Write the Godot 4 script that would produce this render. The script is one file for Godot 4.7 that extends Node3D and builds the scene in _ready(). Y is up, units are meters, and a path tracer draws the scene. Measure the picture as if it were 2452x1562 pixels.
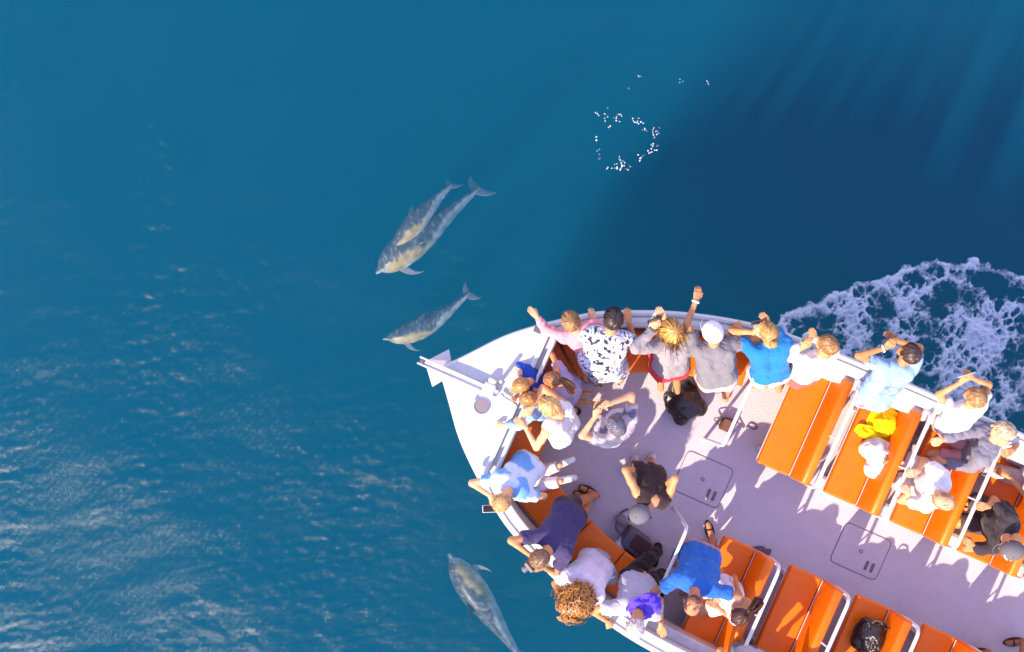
extends Node3D
# A dolphin-watching boat seen from a drone straight above the sea. Metres, y up, sea level at y = 0.

const SUN_TRAVEL := Vector3(0.56, -0.66, -0.72)

var M := {}
var taken := {}
var rng := RandomNumberGenerator.new()


func _ready() -> void:
	rng.seed = 7
	make_camera()
	make_light()
	make_materials()
	make_sea()
	make_boat()
	make_dolphins()
	make_people()
	make_luggage()


func make_camera() -> void:
	var camera := Camera3D.new()
	camera.name = "drone_camera"
	camera.position = Vector3(0, 12, 0)
	camera.rotation_degrees = Vector3(-90, 0, 0)
	camera.fov = 36.74
	camera.near = 0.1
	camera.far = 900.0
	add_child(camera)


func make_light() -> void:
	var air := WorldEnvironment.new()
	air.name = "daylight"
	var e := Environment.new()
	e.background_mode = Environment.BG_SKY
	var sky := Sky.new()
	var look := ProceduralSkyMaterial.new()
	look.sky_top_color = Color(0.41, 0.48, 0.73)
	look.sky_horizon_color = Color(0.88, 0.82, 0.84)
	look.sky_curve = 0.5
	look.ground_bottom_color = Color(0.05, 0.2, 0.3)
	look.ground_horizon_color = Color(0.5, 0.6, 0.7)
	look.sun_angle_max = 45.0
	look.sun_curve = 0.08
	look.energy_multiplier = 1.5
	sky.sky_material = look
	e.sky = sky
	e.tonemap_mode = Environment.TONE_MAPPER_LINEAR
	e.tonemap_exposure = 1.85
	e.volumetric_fog_enabled = true
	e.volumetric_fog_density = 0.0
	e.sdfgi_enabled = true
	e.ssao_enabled = true
	e.ssil_enabled = true
	air.environment = e
	add_child(air)
	var sun := DirectionalLight3D.new()
	sun.name = "sun"
	sun.light_color = Color(1.0, 0.93, 0.83)
	sun.light_energy = 1.6
	sun.light_angular_distance = 0.5
	sun.shadow_enabled = true
	sun.basis = Basis.looking_at(SUN_TRAVEL.normalized())
	add_child(sun)


# ---------------------------------------------------------------- helpers

func numbered(called: String) -> String:
	var n: int = taken.get(called, 0)
	taken[called] = n + 1
	return called if n == 0 else "%s_%03d" % [called, n]


func tag(o: Node, label: String, category: String, group := "", kind := "") -> void:
	if label: o.set_meta("label", label)
	if category: o.set_meta("category", category)
	if group: o.set_meta("group", group)
	if kind: o.set_meta("kind", kind)


func thing(called: String, label: String, category: String, at := Vector3.ZERO, turn := 0.0, group := "") -> Node3D:
	var o := Node3D.new()
	o.name = numbered(called)
	o.position = at
	o.rotation.y = turn
	add_child(o)
	tag(o, label, category, group)
	return o


func obj(called: String, mesh: Mesh, mat: Material, parent: Node = null) -> MeshInstance3D:
	var o := MeshInstance3D.new()
	o.name = called if parent else numbered(called)
	o.mesh = mesh
	if mat: o.material_override = mat
	if parent: parent.add_child(o, true)
	else: add_child(o)
	return o


func mat(called: String, linear: Color, rough := 0.7, spec := 0.5) -> StandardMaterial3D:
	var m := StandardMaterial3D.new()
	m.resource_name = called
	m.albedo_color = linear.linear_to_srgb()
	m.roughness = rough
	m.metallic_specular = spec
	M[called] = m
	return m


func noise(seed_: int, freq: float, octaves := 4, kind := FastNoiseLite.TYPE_SIMPLEX_SMOOTH) -> FastNoiseLite:
	var n := FastNoiseLite.new()
	n.seed = seed_
	n.frequency = freq
	n.noise_type = kind
	n.fractal_octaves = octaves
	n.fractal_type = FastNoiseLite.FRACTAL_FBM if octaves > 1 else FastNoiseLite.FRACTAL_NONE
	return n


func arrays_mesh(v: PackedVector3Array, n: PackedVector3Array, idx: PackedInt32Array, col := PackedColorArray(), uv := PackedVector2Array()) -> ArrayMesh:
	var a := []
	a.resize(Mesh.ARRAY_MAX)
	a[Mesh.ARRAY_VERTEX] = v
	if n.size(): a[Mesh.ARRAY_NORMAL] = n
	a[Mesh.ARRAY_INDEX] = idx
	if col.size(): a[Mesh.ARRAY_COLOR] = col
	if uv.size(): a[Mesh.ARRAY_TEX_UV] = uv
	var m := ArrayMesh.new()
	m.add_surface_from_arrays(Mesh.PRIMITIVE_TRIANGLES, a)
	return m


# ---------------------------------------------------------------- sea

var wave_a: FastNoiseLite
var wave_b: FastNoiseLite
var wave_c: FastNoiseLite
var wave_d: FastNoiseLite
var gust: FastNoiseLite


func wave_height(x: float, z: float) -> float:
	# wind ripples whose crests run a little up to the east, gusts that raise them in patches, and the rings of a splash
	var along := x * 0.966 - z * 0.259
	var across := x * 0.259 + z * 0.966
	var patch := clampf(0.62 + 0.9 * gust.get_noise_2d(x * 1.6 + z * 0.5, z * 0.55 - x * 0.2), 0.18, 1.5)
	var h := 0.017 * wave_a.get_noise_2d(along * 0.45, across)
	h += patch * 0.0105 * wave_b.get_noise_2d(along * 0.3, across)
	h += patch * 0.0068 * wave_c.get_noise_2d(along * 0.36, across)
	h += 0.035 * wave_d.get_noise_2d(x, z)
	var d := Vector2(x - 1.62, z + 2.35).length()
	if d < 2.2:
		h += 0.006 * sin(d * 34.0) * exp(-absf(d - 0.95) * 3.2)
	return h


func make_sea() -> void:
	wave_a = noise(11, 1.3, 2)
	wave_b = noise(12, 5.4, 2)
	wave_c = noise(13, 12.5, 2)
	wave_d = noise(14, 0.35, 1)
	gust = noise(15, 0.28, 2)
	# grid lines: fine where the drone looks, coarser out to the horizon
	var xs := spread_lines(7.6, 0.025)
	var zs := spread_lines(5.2, 0.025)
	var v := PackedVector3Array()
	var n := PackedVector3Array()
	var idx := PackedInt32Array()
	var w := xs.size()
	var hh := zs.size()
	v.resize(w * hh)
	n.resize(w * hh)
	for j in hh:
		for i in w:
			var x := xs[i]
			var z := zs[j]
			var far := maxf(absf(x) - 9.0, absf(z) - 7.0)
			v[j * w + i] = Vector3(x, wave_height(x, z) if far < 6.0 else 0.0, z)
	for j in hh:
		for i in w:
			var l := v[j * w + maxi(i - 1, 0)]
			var r := v[j * w + mini(i + 1, w - 1)]
			var u := v[maxi(j - 1, 0) * w + i]
			var d := v[mini(j + 1, hh - 1) * w + i]
			n[j * w + i] = (d - u).cross(r - l).normalized()
	for j in hh - 1:
		for i in w - 1:
			var a := j * w + i
			idx.append_array(PackedInt32Array([a, a + 1, a + w, a + 1, a + w + 1, a + w]))
	var sea := obj("sea_surface", arrays_mesh(v, n, idx), M.water)
	tag(sea, "rippled clear blue sea surface around the boat", "sea", "", "structure")
	# the water itself: light is scattered and swallowed on its way down
	var body := FogVolume.new()
	body.name = "sea_water"
	body.shape = RenderingServer.FOG_VOLUME_SHAPE_BOX
	body.size = Vector3(120, 15, 120)
	body.position = Vector3(0, -7.62, 0)
	var f := FogMaterial.new()
	f.resource_name = "sea_water"
	f.albedo = Color(0.0, 0.37, 0.69).linear_to_srgb()
	f.density = 0.15
	body.material = f
	add_child(body)
	tag(body, "deep blue sea water under the surface", "water", "", "structure")
	var bed := obj("seabed", BoxMesh.new(), mat("seabed", Color(0.01, 0.05, 0.08), 1.0))
	(bed.mesh as BoxMesh).size = Vector3(600, 1, 600)
	bed.position.y = -16.0
	tag(bed, "dark blue seabed far below the surface", "seabed", "", "structure")


func spread_lines(half: float, step: float) -> PackedFloat32Array:
	var out := PackedFloat32Array()
	var x := 0.0
	var s := step
	while x < 320.0:
		out.append(x)
		if x > half: s *= 1.22
		x += s
	out.append(320.0)
	var all := PackedFloat32Array()
	for i in range(out.size() - 1, 0, -1): all.append(-out[i])
	all.append_array(out)
	return all


# ---------------------------------------------------------------- materials

func noise_texture(seed_: int, freq: float, octaves: int, size := 256, as_normal := false, bump := 4.0, ramp: Array = []) -> NoiseTexture2D:
	var t := NoiseTexture2D.new()
	t.width = size
	t.height = size
	t.seamless = true
	t.noise = noise(seed_, freq, octaves)
	t.as_normal_map = as_normal
	t.bump_strength = bump
	if ramp.size():
		var g := Gradient.new()
		g.offsets = PackedFloat32Array(ramp[0])
		g.colors = PackedColorArray(ramp[1])
		t.color_ramp = g
	return t


func capillary_ripples() -> ImageTexture:
	# ripples a finger wide, a sum of waves that fit the tile exactly so that it repeats without a seam
	var r := RandomNumberGenerator.new()
	r.seed = 91
	var size := 320
	var kx := PackedFloat32Array()
	var ky := PackedFloat32Array()
	var ph := PackedFloat32Array()
	for q in 22:
		kx.append(TAU * float(r.randi_range(-24, 24)) / size)
		ky.append(TAU * float(r.randi_range(6, 30)) / size)
		ph.append(r.randf() * TAU)
	var im := Image.create_empty(size, size, false, Image.FORMAT_RF)
	for y in size:
		for x in size:
			var h := 0.0
			for q in 22: h += sin(kx[q] * x + ky[q] * y + ph[q])
			im.set_pixel(x, y, Color(0.5 + h * 0.2, 0, 0))
	im.bump_map_to_normal_map(1.0)
	return ImageTexture.create_from_image(im)


func mottled(m: StandardMaterial3D, seed_: int, freq: float, darkest: float, scale: float) -> void:
	# uneven tone of worn, hand-finished stuff
	m.albedo_texture = noise_texture(seed_, freq, 5, 512, false, 1.0, [[0.0, 0.45, 1.0], [Color.WHITE * darkest, Color.WHITE * lerpf(darkest, 1.0, 0.75), Color.WHITE]])
	m.uv1_triplanar = true
	m.uv1_scale = Vector3.ONE * scale


func make_materials() -> void:
	folds = noise(31, 4.2, 2)
	blotch = noise(32, 14.0, 2)
	M.weave = noise_texture(51, 0.06, 3, 256, true, 5.0)
	var w := mat("water", Color(0.0, 0.16, 0.26), 0.24, 0.28)
	w.transparency = BaseMaterial3D.TRANSPARENCY_ALPHA
	w.albedo_color.a = 0.02
	w.normal_enabled = true
	w.normal_texture = capillary_ripples()
	w.normal_scale = 0.62
	w.uv1_triplanar = true
	w.uv1_world_triplanar = true
	w.uv1_scale = Vector3(2.1, 4.0, 4.7)
	var g := mat("gelcoat", Color(0.64, 0.64, 0.63), 0.32, 0.5)
	mottled(g, 53, 0.02, 0.93, 0.7)
	g = mat("liner", Color(0.62, 0.57, 0.58), 0.4, 0.5)
	mottled(g, 54, 0.02, 0.9, 0.8)
	g = mat("sole", Color(0.545, 0.46, 0.485), 0.6, 0.4)
	mottled(g, 55, 0.015, 0.96, 0.6)
	g.normal_enabled = true
	g.normal_texture = noise_texture(56, 0.12, 2, 512, true, 3.0)
	g.normal_scale = 0.3
	g = mat("vinyl", Color(0.86, 0.16, 0.0), 0.42, 0.45)
	mottled(g, 57, 0.012, 0.95, 0.9)
	g.normal_enabled = true
	g.normal_texture = noise_texture(58, 0.012, 4, 512, true, 6.0)
	g.normal_scale = 0.25
	g = mat("rail", Color(0.72, 0.71, 0.72), 0.25, 0.5)
	g = mat("gasket", Color(0.16, 0.11, 0.13), 0.6)
	g = mat("rubber", Color(0.10, 0.09, 0.11), 0.55)
	g = mat("steel", Color(0.55, 0.54, 0.55), 0.3)
	g.metallic = 0.9
	g = mat("galvanised", Color(0.66, 0.60, 0.60), 0.55)
	mottled(g, 59, 0.05, 0.8, 3.0)
	g = mat("smoked", Color(0.22, 0.18, 0.20), 0.18)
	g = mat("skin", Color.WHITE, 0.5, 0.4)
	g.vertex_color_use_as_albedo = true
	g.subsurf_scatter_enabled = true
	g.subsurf_scatter_strength = 0.08
	g = mat("hair", Color.WHITE, 0.42, 0.5)
	g.vertex_color_use_as_albedo = true
	mat("eye", Color(0.03, 0.02, 0.018), 0.15)
	var e := SphereMesh.new()
	e.radius = 0.0125
	e.height = 0.025
	e.radial_segments = 10
	e.rings = 6
	M.eye_mesh = e
	g = mat("dolphin_skin", Color.WHITE, 0.35, 0.4)
	g.vertex_color_use_as_albedo = true
	g = mat("foam", Color(0.55, 0.63, 0.72), 0.9, 0.3)
	g.vertex_color_use_as_albedo = true
	g.transparency = BaseMaterial3D.TRANSPARENCY_ALPHA
	mat("bubble", Color(0.66, 0.70, 0.72), 0.6)
	M.crumple = noise_texture(60, 0.018, 4, 512, true, 14.0)
	mat("screen", Color(0.02, 0.02, 0.03), 0.08)


# ---------------------------------------------------------------- shapes

func smooth_mesh(v: PackedVector3Array, idx: PackedInt32Array, col := PackedColorArray()) -> ArrayMesh:
	var n := PackedVector3Array()
	n.resize(v.size())
	for t in range(0, idx.size(), 3):
		var a := idx[t]
		var b := idx[t + 1]
		var c := idx[t + 2]
		var f := (v[c] - v[a]).cross(v[b] - v[a])
		n[a] += f
		n[b] += f
		n[c] += f
	for i in n.size():
		n[i] = n[i].normalized() if n[i].length_squared() > 1e-20 else Vector3.UP
	return arrays_mesh(v, n, idx, col)


func rounded_box(size: Vector3, r: float, sag := 0.0) -> ArrayMesh:
	# a box with rounded edges; sag swells its top like a stuffed cushion
	var h := size / 2.0
	r = minf(r, minf(h.x, minf(h.y, h.z)) * 0.98)
	var st := SurfaceTool.new()
	st.begin(Mesh.PRIMITIVE_TRIANGLES)
	for axis in 3:
		for s in [-1.0, 1.0]:
			var u := (axis + 1) % 3
			var w := (axis + 2) % 3
			var lu := edge_stops(h[u], r)
			var lw := edge_stops(h[w], r)
			var grid := []
			for a in lu:
				for b in lw:
					var q := Vector3.ZERO
					q[axis] = s * h[axis]
					q[u] = a
					q[w] = b
					var inner := q.clamp(-(h - Vector3.ONE * r), h - Vector3.ONE * r)
					var nn := (q - inner).normalized()
					var p := inner + nn * r
					if sag > 0.0 and p.y > 0.0:
						p.y += sag * (1.0 - pow(absf(p.x / h.x), 3.0)) * (1.0 - pow(absf(p.z / h.z), 6.0))
					grid.append([p, nn])
			var m := lw.size()
			for i in lu.size() - 1:
				for j in m - 1:
					var quad := [grid[i * m + j], grid[i * m + j + 1], grid[(i + 1) * m + j + 1], grid[(i + 1) * m + j]]
					var order := [0, 1, 2, 0, 2, 3] if s > 0 else [0, 2, 1, 0, 3, 2]
					for k in order:
						st.set_normal(quad[k][1])
						st.add_vertex(quad[k][0])
	return st.commit()


func edge_stops(h: float, r: float) -> PackedFloat32Array:
	var out := PackedFloat32Array([-h, -h + r * 0.35, -h + r])
	if h > r * 3.0:
		out.append_array(PackedFloat32Array([-h * 0.5, 0.0, h * 0.5]))
	out.append_array(PackedFloat32Array([h - r, h - r * 0.35, h]))
	return out


func tube_into(v: PackedVector3Array, idx: PackedInt32Array, path: PackedVector3Array, radii: PackedFloat32Array, sides := 10, flat := 1.0) -> void:
	# a round (or flattened) bar along a path, its ends closed
	var first := v.size()
	var up := Vector3.UP
	for i in path.size():
		var d := (path[mini(i + 1, path.size() - 1)] - path[maxi(i - 1, 0)]).normalized()
		if absf(d.dot(up)) > 0.95: up = Vector3(0.3, 0.2, 0.9).normalized()
		var x := d.cross(up).normalized()
		var y := x.cross(d).normalized()
		up = y
		for k in sides:
			var a := TAU * k / sides
			v.append(path[i] + (x * cos(a) + y * sin(a) * flat) * radii[i])
	for i in path.size() - 1:
		for k in sides:
			var a := first + i * sides + k
			var b := first + i * sides + (k + 1) % sides
			idx.append_array(PackedInt32Array([a, b, a + sides, b, b + sides, a + sides]))
	for e in [0, path.size() - 1]:
		var c := v.size()
		v.append(path[e])
		for k in sides:
			var a := first + int(e) * sides + k
			var b := first + int(e) * sides + (k + 1) % sides
			if e == 0: idx.append_array(PackedInt32Array([c, b, a]))
			else: idx.append_array(PackedInt32Array([c, a, b]))


func tube(path: Array, r: float, sides := 12) -> ArrayMesh:
	var v := PackedVector3Array()
	var idx := PackedInt32Array()
	var rr := PackedFloat32Array()
	rr.resize(path.size())
	rr.fill(r)
	tube_into(v, idx, PackedVector3Array(path), rr, sides)
	return smooth_mesh(v, idx)


func bend(points: Array, r: float, steps := 6) -> Array:
	# rounds the corners of a path
	var out := [points[0]]
	for i in range(1, points.size() - 1):
		var p: Vector3 = points[i]
		var a: Vector3 = p + (points[i - 1] - p).normalized() * r
		var b: Vector3 = p + (points[i + 1] - p).normalized() * r
		for k in steps + 1:
			var t := float(k) / steps
			out.append(a.lerp(p, t).lerp(p.lerp(b, t), t))
	out.append(points[-1])
	return out


func inset(poly: PackedVector2Array, by: float) -> PackedVector2Array:
	var out := PackedVector2Array()
	var n := poly.size()
	var turn := 0.0
	for i in n: turn += poly[i].cross(poly[(i + 1) % n])
	var s := 1.0 if turn > 0.0 else -1.0
	for i in n:
		var e1 := (poly[i] - poly[(i + n - 1) % n]).normalized()
		var e2 := (poly[(i + 1) % n] - poly[i]).normalized()
		var n1 := Vector2(-e1.y, e1.x) * s
		var n2 := Vector2(-e2.y, e2.x) * s
		var m := (n1 + n2).normalized()
		out.append(poly[i] + m * by / maxf(m.dot(n1), 0.4))
	return out


func slab(poly: PackedVector2Array, y0: float, y1: float, bevel := 0.0, swell := 0.0) -> ArrayMesh:
	# a plate with the outline poly (x, z), from y0 up to y1, its upper edge rounded
	var st := SurfaceTool.new()
	st.begin(Mesh.PRIMITIVE_TRIANGLES)
	var turn := 0.0
	var n := poly.size()
	for i in n: turn += poly[i].cross(poly[(i + 1) % n])
	if turn < 0.0:
		poly = poly.duplicate()
		poly.reverse()
	var rings := [[poly, y0]]
	if bevel > 0.0:
		for k in 5:
			var a := PI / 2.0 * k / 4.0
			rings.append([inset(poly, bevel * (1.0 - cos(a))), y1 - bevel * (1.0 - sin(a))])
	else:
		rings.append([poly, y1])
	for k in rings.size() - 1:
		st.set_smooth_group(1 if bevel > 0.0 and k > 0 else -1)
		for i in n:
			var j := (i + 1) % n
			var a := Vector3(rings[k][0][i].x, rings[k][1], rings[k][0][i].y)
			var b := Vector3(rings[k][0][j].x, rings[k][1], rings[k][0][j].y)
			var c := Vector3(rings[k + 1][0][j].x, rings[k + 1][1], rings[k + 1][0][j].y)
			var d := Vector3(rings[k + 1][0][i].x, rings[k + 1][1], rings[k + 1][0][i].y)
			for p in [a, b, c, a, c, d]: st.add_vertex(p)
	var top: PackedVector2Array = rings[-1][0]
	st.set_smooth_group(1 if bevel > 0.0 else -1)
	var tris := Geometry2D.triangulate_polygon(top)
	for t in range(0, tris.size(), 3):
		var p := [top[tris[t]], top[tris[t + 1]], top[tris[t + 2]]]
		if (p[1] - p[0]).cross(p[2] - p[0]) < 0.0: p = [p[0], p[2], p[1]]
		for q in p: st.add_vertex(Vector3(q.x, y1 + swell, q.y))
	st.set_smooth_group(-1)
	for t in range(0, tris.size(), 3):
		var p := [poly[tris[t]], poly[tris[t + 1]], poly[tris[t + 2]]]
		if (p[1] - p[0]).cross(p[2] - p[0]) > 0.0: p = [p[0], p[2], p[1]]
		for q in p: st.add_vertex(Vector3(q.x, y0, q.y))
	st.generate_normals()
	return st.commit()


func round_rect(w: float, h: float, r: float, at := Vector2.ZERO, steps := 5) -> PackedVector2Array:
	var out := PackedVector2Array()
	for c in [[1, 1, 0.0], [-1, 1, PI / 2], [-1, -1, PI], [1, -1, PI * 1.5]]:
		for k in steps + 1:
			var a: float = c[2] + PI / 2 * k / steps
			out.append(at + Vector2(c[0] * (w / 2 - r), c[1] * (h / 2 - r)) + Vector2(cos(a), sin(a)) * r)
	return out


func disc(r: float, n := 28, at := Vector2.ZERO) -> PackedVector2Array:
	var out := PackedVector2Array()
	for k in n: out.append(at + Vector2(cos(TAU * k / n), sin(TAU * k / n)) * r)
	return out


func frame_ring(outer: PackedVector2Array, inner: PackedVector2Array, y0: float, y1: float) -> ArrayMesh:
	var st := SurfaceTool.new()
	st.begin(Mesh.PRIMITIVE_TRIANGLES)
	st.set_smooth_group(-1)
	var n := outer.size()
	for i in n:
		var j := (i + 1) % n
		var o := [Vector3(outer[i].x, y1, outer[i].y), Vector3(outer[j].x, y1, outer[j].y)]
		var q := [Vector3(inner[i].x, y1, inner[i].y), Vector3(inner[j].x, y1, inner[j].y)]
		var down := Vector3(0, y0 - y1, 0)
		for p in [o[0], o[1], q[1], o[0], q[1], q[0]]: st.add_vertex(p)
		for p in [o[0] + down, o[1] + down, o[1], o[0] + down, o[1], o[0]]: st.add_vertex(p)
		for p in [q[1] + down, q[0] + down, q[0], q[1] + down, q[0], q[1]]: st.add_vertex(p)
	st.generate_normals()
	return st.commit()


func sweep(profile: PackedVector2Array, spots: Array, rights: Array, closed := false) -> ArrayMesh:
	# carries a cross-section (x along right, y up) along a row of spots
	var st := SurfaceTool.new()
	st.begin(Mesh.PRIMITIVE_TRIANGLES)
	st.set_smooth_group(-1)
	var m := profile.size()
	for i in spots.size() - 1:
		for k in m - (0 if closed else 1):
			var p := profile[k]
			var q := profile[(k + 1) % m]
			var a: Vector3 = spots[i] + rights[i] * p.x + Vector3(0, p.y, 0)
			var b: Vector3 = spots[i + 1] + rights[i + 1] * p.x + Vector3(0, p.y, 0)
			var c: Vector3 = spots[i + 1] + rights[i + 1] * q.x + Vector3(0, q.y, 0)
			var d: Vector3 = spots[i] + rights[i] * q.x + Vector3(0, q.y, 0)
			for z in [a, b, c, a, c, d]: st.add_vertex(z)
	st.generate_normals()
	return st.commit()


# ---------------------------------------------------------------- bodies from tapered bones

var g_org: Vector3
var g_cell := 0.016
var g_nx := 0
var g_ny := 0
var g_nz := 0
var g_f := PackedFloat32Array()


func field_begin(lo: Vector3, hi: Vector3, cell: float) -> void:
	g_cell = cell
	g_org = lo
	g_nx = int((hi.x - lo.x) / cell) + 2
	g_ny = int((hi.y - lo.y) / cell) + 2
	g_nz = int((hi.z - lo.z) / cell) + 2
	g_f.resize(g_nx * g_ny * g_nz)
	g_f.fill(1.0)


func field_bone(a: Vector3, b: Vector3, ra: float, rb: float, k := 0.03, flat_end := false) -> void:
	# joins one tapered capsule to the field with a smooth minimum
	var ba := b - a
	var length := ba.length()
	if length > 0.26 and not flat_end:
		var m := a.lerp(b, 0.5)
		var rm := (ra + rb) / 2.0
		field_bone(a, m, ra, rm, k)
		field_bone(m, b, rm, rb, k)
		return
	var pad := maxf(ra, rb) + k + g_cell * 2.0
	var lo := ((a.min(b) - Vector3.ONE * pad - g_org) / g_cell).floor()
	var hi := ((a.max(b) + Vector3.ONE * pad - g_org) / g_cell).ceil()
	var x0 := maxi(int(lo.x), 0)
	var y0 := maxi(int(lo.y), 0)
	var z0 := maxi(int(lo.z), 0)
	var x1 := mini(int(hi.x), g_nx - 1)
	var y1 := mini(int(hi.y), g_ny - 1)
	var z1 := mini(int(hi.z), g_nz - 1)
	var inv := 1.0 / maxf(ba.length_squared(), 1e-9)
	var ax := ba.x
	var ay := ba.y
	var az := ba.z
	var step := g_cell
	var dr := rb - ra
	for iz in range(z0, z1 + 1):
		var pz := g_org.z + iz * step - a.z
		for iy in range(y0, y1 + 1):
			var py := g_org.y + iy * step - a.y
			var at := x0 + g_nx * (iy + g_ny * iz)
			var px := g_org.x + x0 * step - a.x
			var dyz := py * ay + pz * az
			for ix in range(x0, x1 + 1):
				var raw := (px * ax + dyz) * inv
				var t := clampf(raw, 0.0, 1.0)
				var dx := px - ax * t
				var dy := py - ay * t
				var dz := pz - az * t
				var d := sqrt(dx * dx + dy * dy + dz * dz) - ra - dr * t
				if flat_end:
					d = maxf(d, (raw - 1.0) * length)
				var f := g_f[at]
				var h := k - absf(f - d)
				if h > 0.0:
					g_f[at] = minf(f, d) - h * h / (4.0 * k)
				elif d < f:
					g_f[at] = d
				at += 1
				px += step


func field_mesh(v: PackedVector3Array, idx: PackedInt32Array) -> void:
	# surface nets: one vertex in each crossed cell, one quad round each crossed edge
	var nx := g_nx
	var nxy := g_nx * g_ny
	var seen := PackedInt32Array()
	seen.resize(g_f.size())
	seen.fill(-1)
	var lim := g_cell * 1.9
	var corner := PackedInt32Array([0, 1, nx, nx + 1, nxy, nxy + 1, nxy + nx, nxy + nx + 1])
	var edges := PackedInt32Array([0, 1, 2, 3, 4, 5, 6, 7, 0, 2, 1, 3, 4, 6, 5, 7, 0, 4, 1, 5, 2, 6, 3, 7])
	var offs := [Vector3(0, 0, 0), Vector3(1, 0, 0), Vector3(0, 1, 0), Vector3(1, 1, 0), Vector3(0, 0, 1), Vector3(1, 0, 1), Vector3(0, 1, 1), Vector3(1, 1, 1)]
	var f8 := PackedFloat32Array()
	f8.resize(8)
	var active := PackedInt32Array()
	for iz in g_nz - 1:
		for iy in g_ny - 1:
			var at := nx * (iy + g_ny * iz)
			for ix in nx - 1:
				var c0 := at + ix
				var f0 := g_f[c0]
				if f0 > lim or f0 < -lim: continue
				var mask := 0
				for k in 8:
					f8[k] = g_f[c0 + corner[k]]
					if f8[k] < 0.0: mask += 1
				if mask == 0 or mask == 8: continue
				var sum := Vector3.ZERO
				var cnt := 0
				for e in range(0, 24, 2):
					var fa := f8[edges[e]]
					var fb := f8[edges[e + 1]]
					if (fa < 0.0) != (fb < 0.0):
						sum += (offs[edges[e]] as Vector3).lerp(offs[edges[e + 1]], fa / (fa - fb))
						cnt += 1
				seen[c0] = v.size()
				v.append(g_org + (Vector3(ix, iy, iz) + sum / cnt) * g_cell)
				active.append(c0)
	for c0 in active:
		var f0 := g_f[c0]
		var inside := f0 < 0.0
		for axis in 3:
			var d1 := [1, nx, nxy][axis] as int
			if (g_f[c0 + d1] < 0.0) == inside: continue
			var du := [nx, nxy, 1][axis] as int
			var dw := [nxy, 1, nx][axis] as int
			if c0 - du - dw < 0: continue
			var a := seen[c0]
			var b := seen[c0 - du]
			var c := seen[c0 - du - dw]
			var d := seen[c0 - dw]
			if b < 0 or c < 0 or d < 0: continue
			if inside: idx.append_array(PackedInt32Array([a, d, c, a, c, b]))
			else: idx.append_array(PackedInt32Array([a, b, c, a, c, d]))


# ---------------------------------------------------------------- boat: x runs aft from the bow, z to starboard

const BREADTH := [[0.0, 0.03], [0.1, 0.14], [0.22, 0.285], [0.44, 0.55], [0.66, 0.755], [0.88, 0.93], [1.23, 1.18], [1.6, 1.36], [1.98, 1.515], [2.42, 1.65], [2.9, 1.75], [3.5, 1.8], [4.2, 1.815], [6.0, 1.815], [9.5, 1.79]]
const SOLE := 1.0
const RAIL_TOP := 1.85
const SEAT := 1.45


func half_breadth(x: float) -> float:
	for i in BREADTH.size() - 1:
		var x1: float = BREADTH[i + 1][0]
		if x <= x1:
			var i0 := maxi(i - 1, 0)
			var i3 := mini(i + 2, BREADTH.size() - 1)
			var t: float = clampf((x - BREADTH[i][0]) / (x1 - BREADTH[i][0]), 0.0, 1.0)
			var m1: float = (BREADTH[i + 1][1] - BREADTH[i0][1]) / (BREADTH[i + 1][0] - BREADTH[i0][0]) * (x1 - BREADTH[i][0])
			var m2: float = (BREADTH[i3][1] - BREADTH[i][1]) / (BREADTH[i3][0] - BREADTH[i][0]) * (x1 - BREADTH[i][0])
			var a := 2 * t * t * t - 3 * t * t + 1
			return a * BREADTH[i][1] + (t * t * t - 2 * t * t + t) * m1 + (1 - a) * BREADTH[i + 1][1] + (t * t * t - t * t) * m2
	return BREADTH[-1][1]


func side_spots(x0: float, x1: float, side: float, off: float, y: float, step := 0.12) -> Array:
	# points along one side, moved in from the gunwale by off, and the inward directions there
	var spots := []
	var rights := []
	var n := int(ceil((x1 - x0) / step))
	for i in n + 1:
		var x := lerpf(x0, x1, float(i) / n)
		var t := Vector2(0.04, half_breadth(x + 0.02) - half_breadth(maxf(x - 0.02, 0.0))).normalized()
		var inward := Vector3(t.y, 0, -t.x * side)
		spots.append(Vector3(x, y, half_breadth(x) * side) + inward * off)
		rights.append(inward)
	return [spots, rights]


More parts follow.
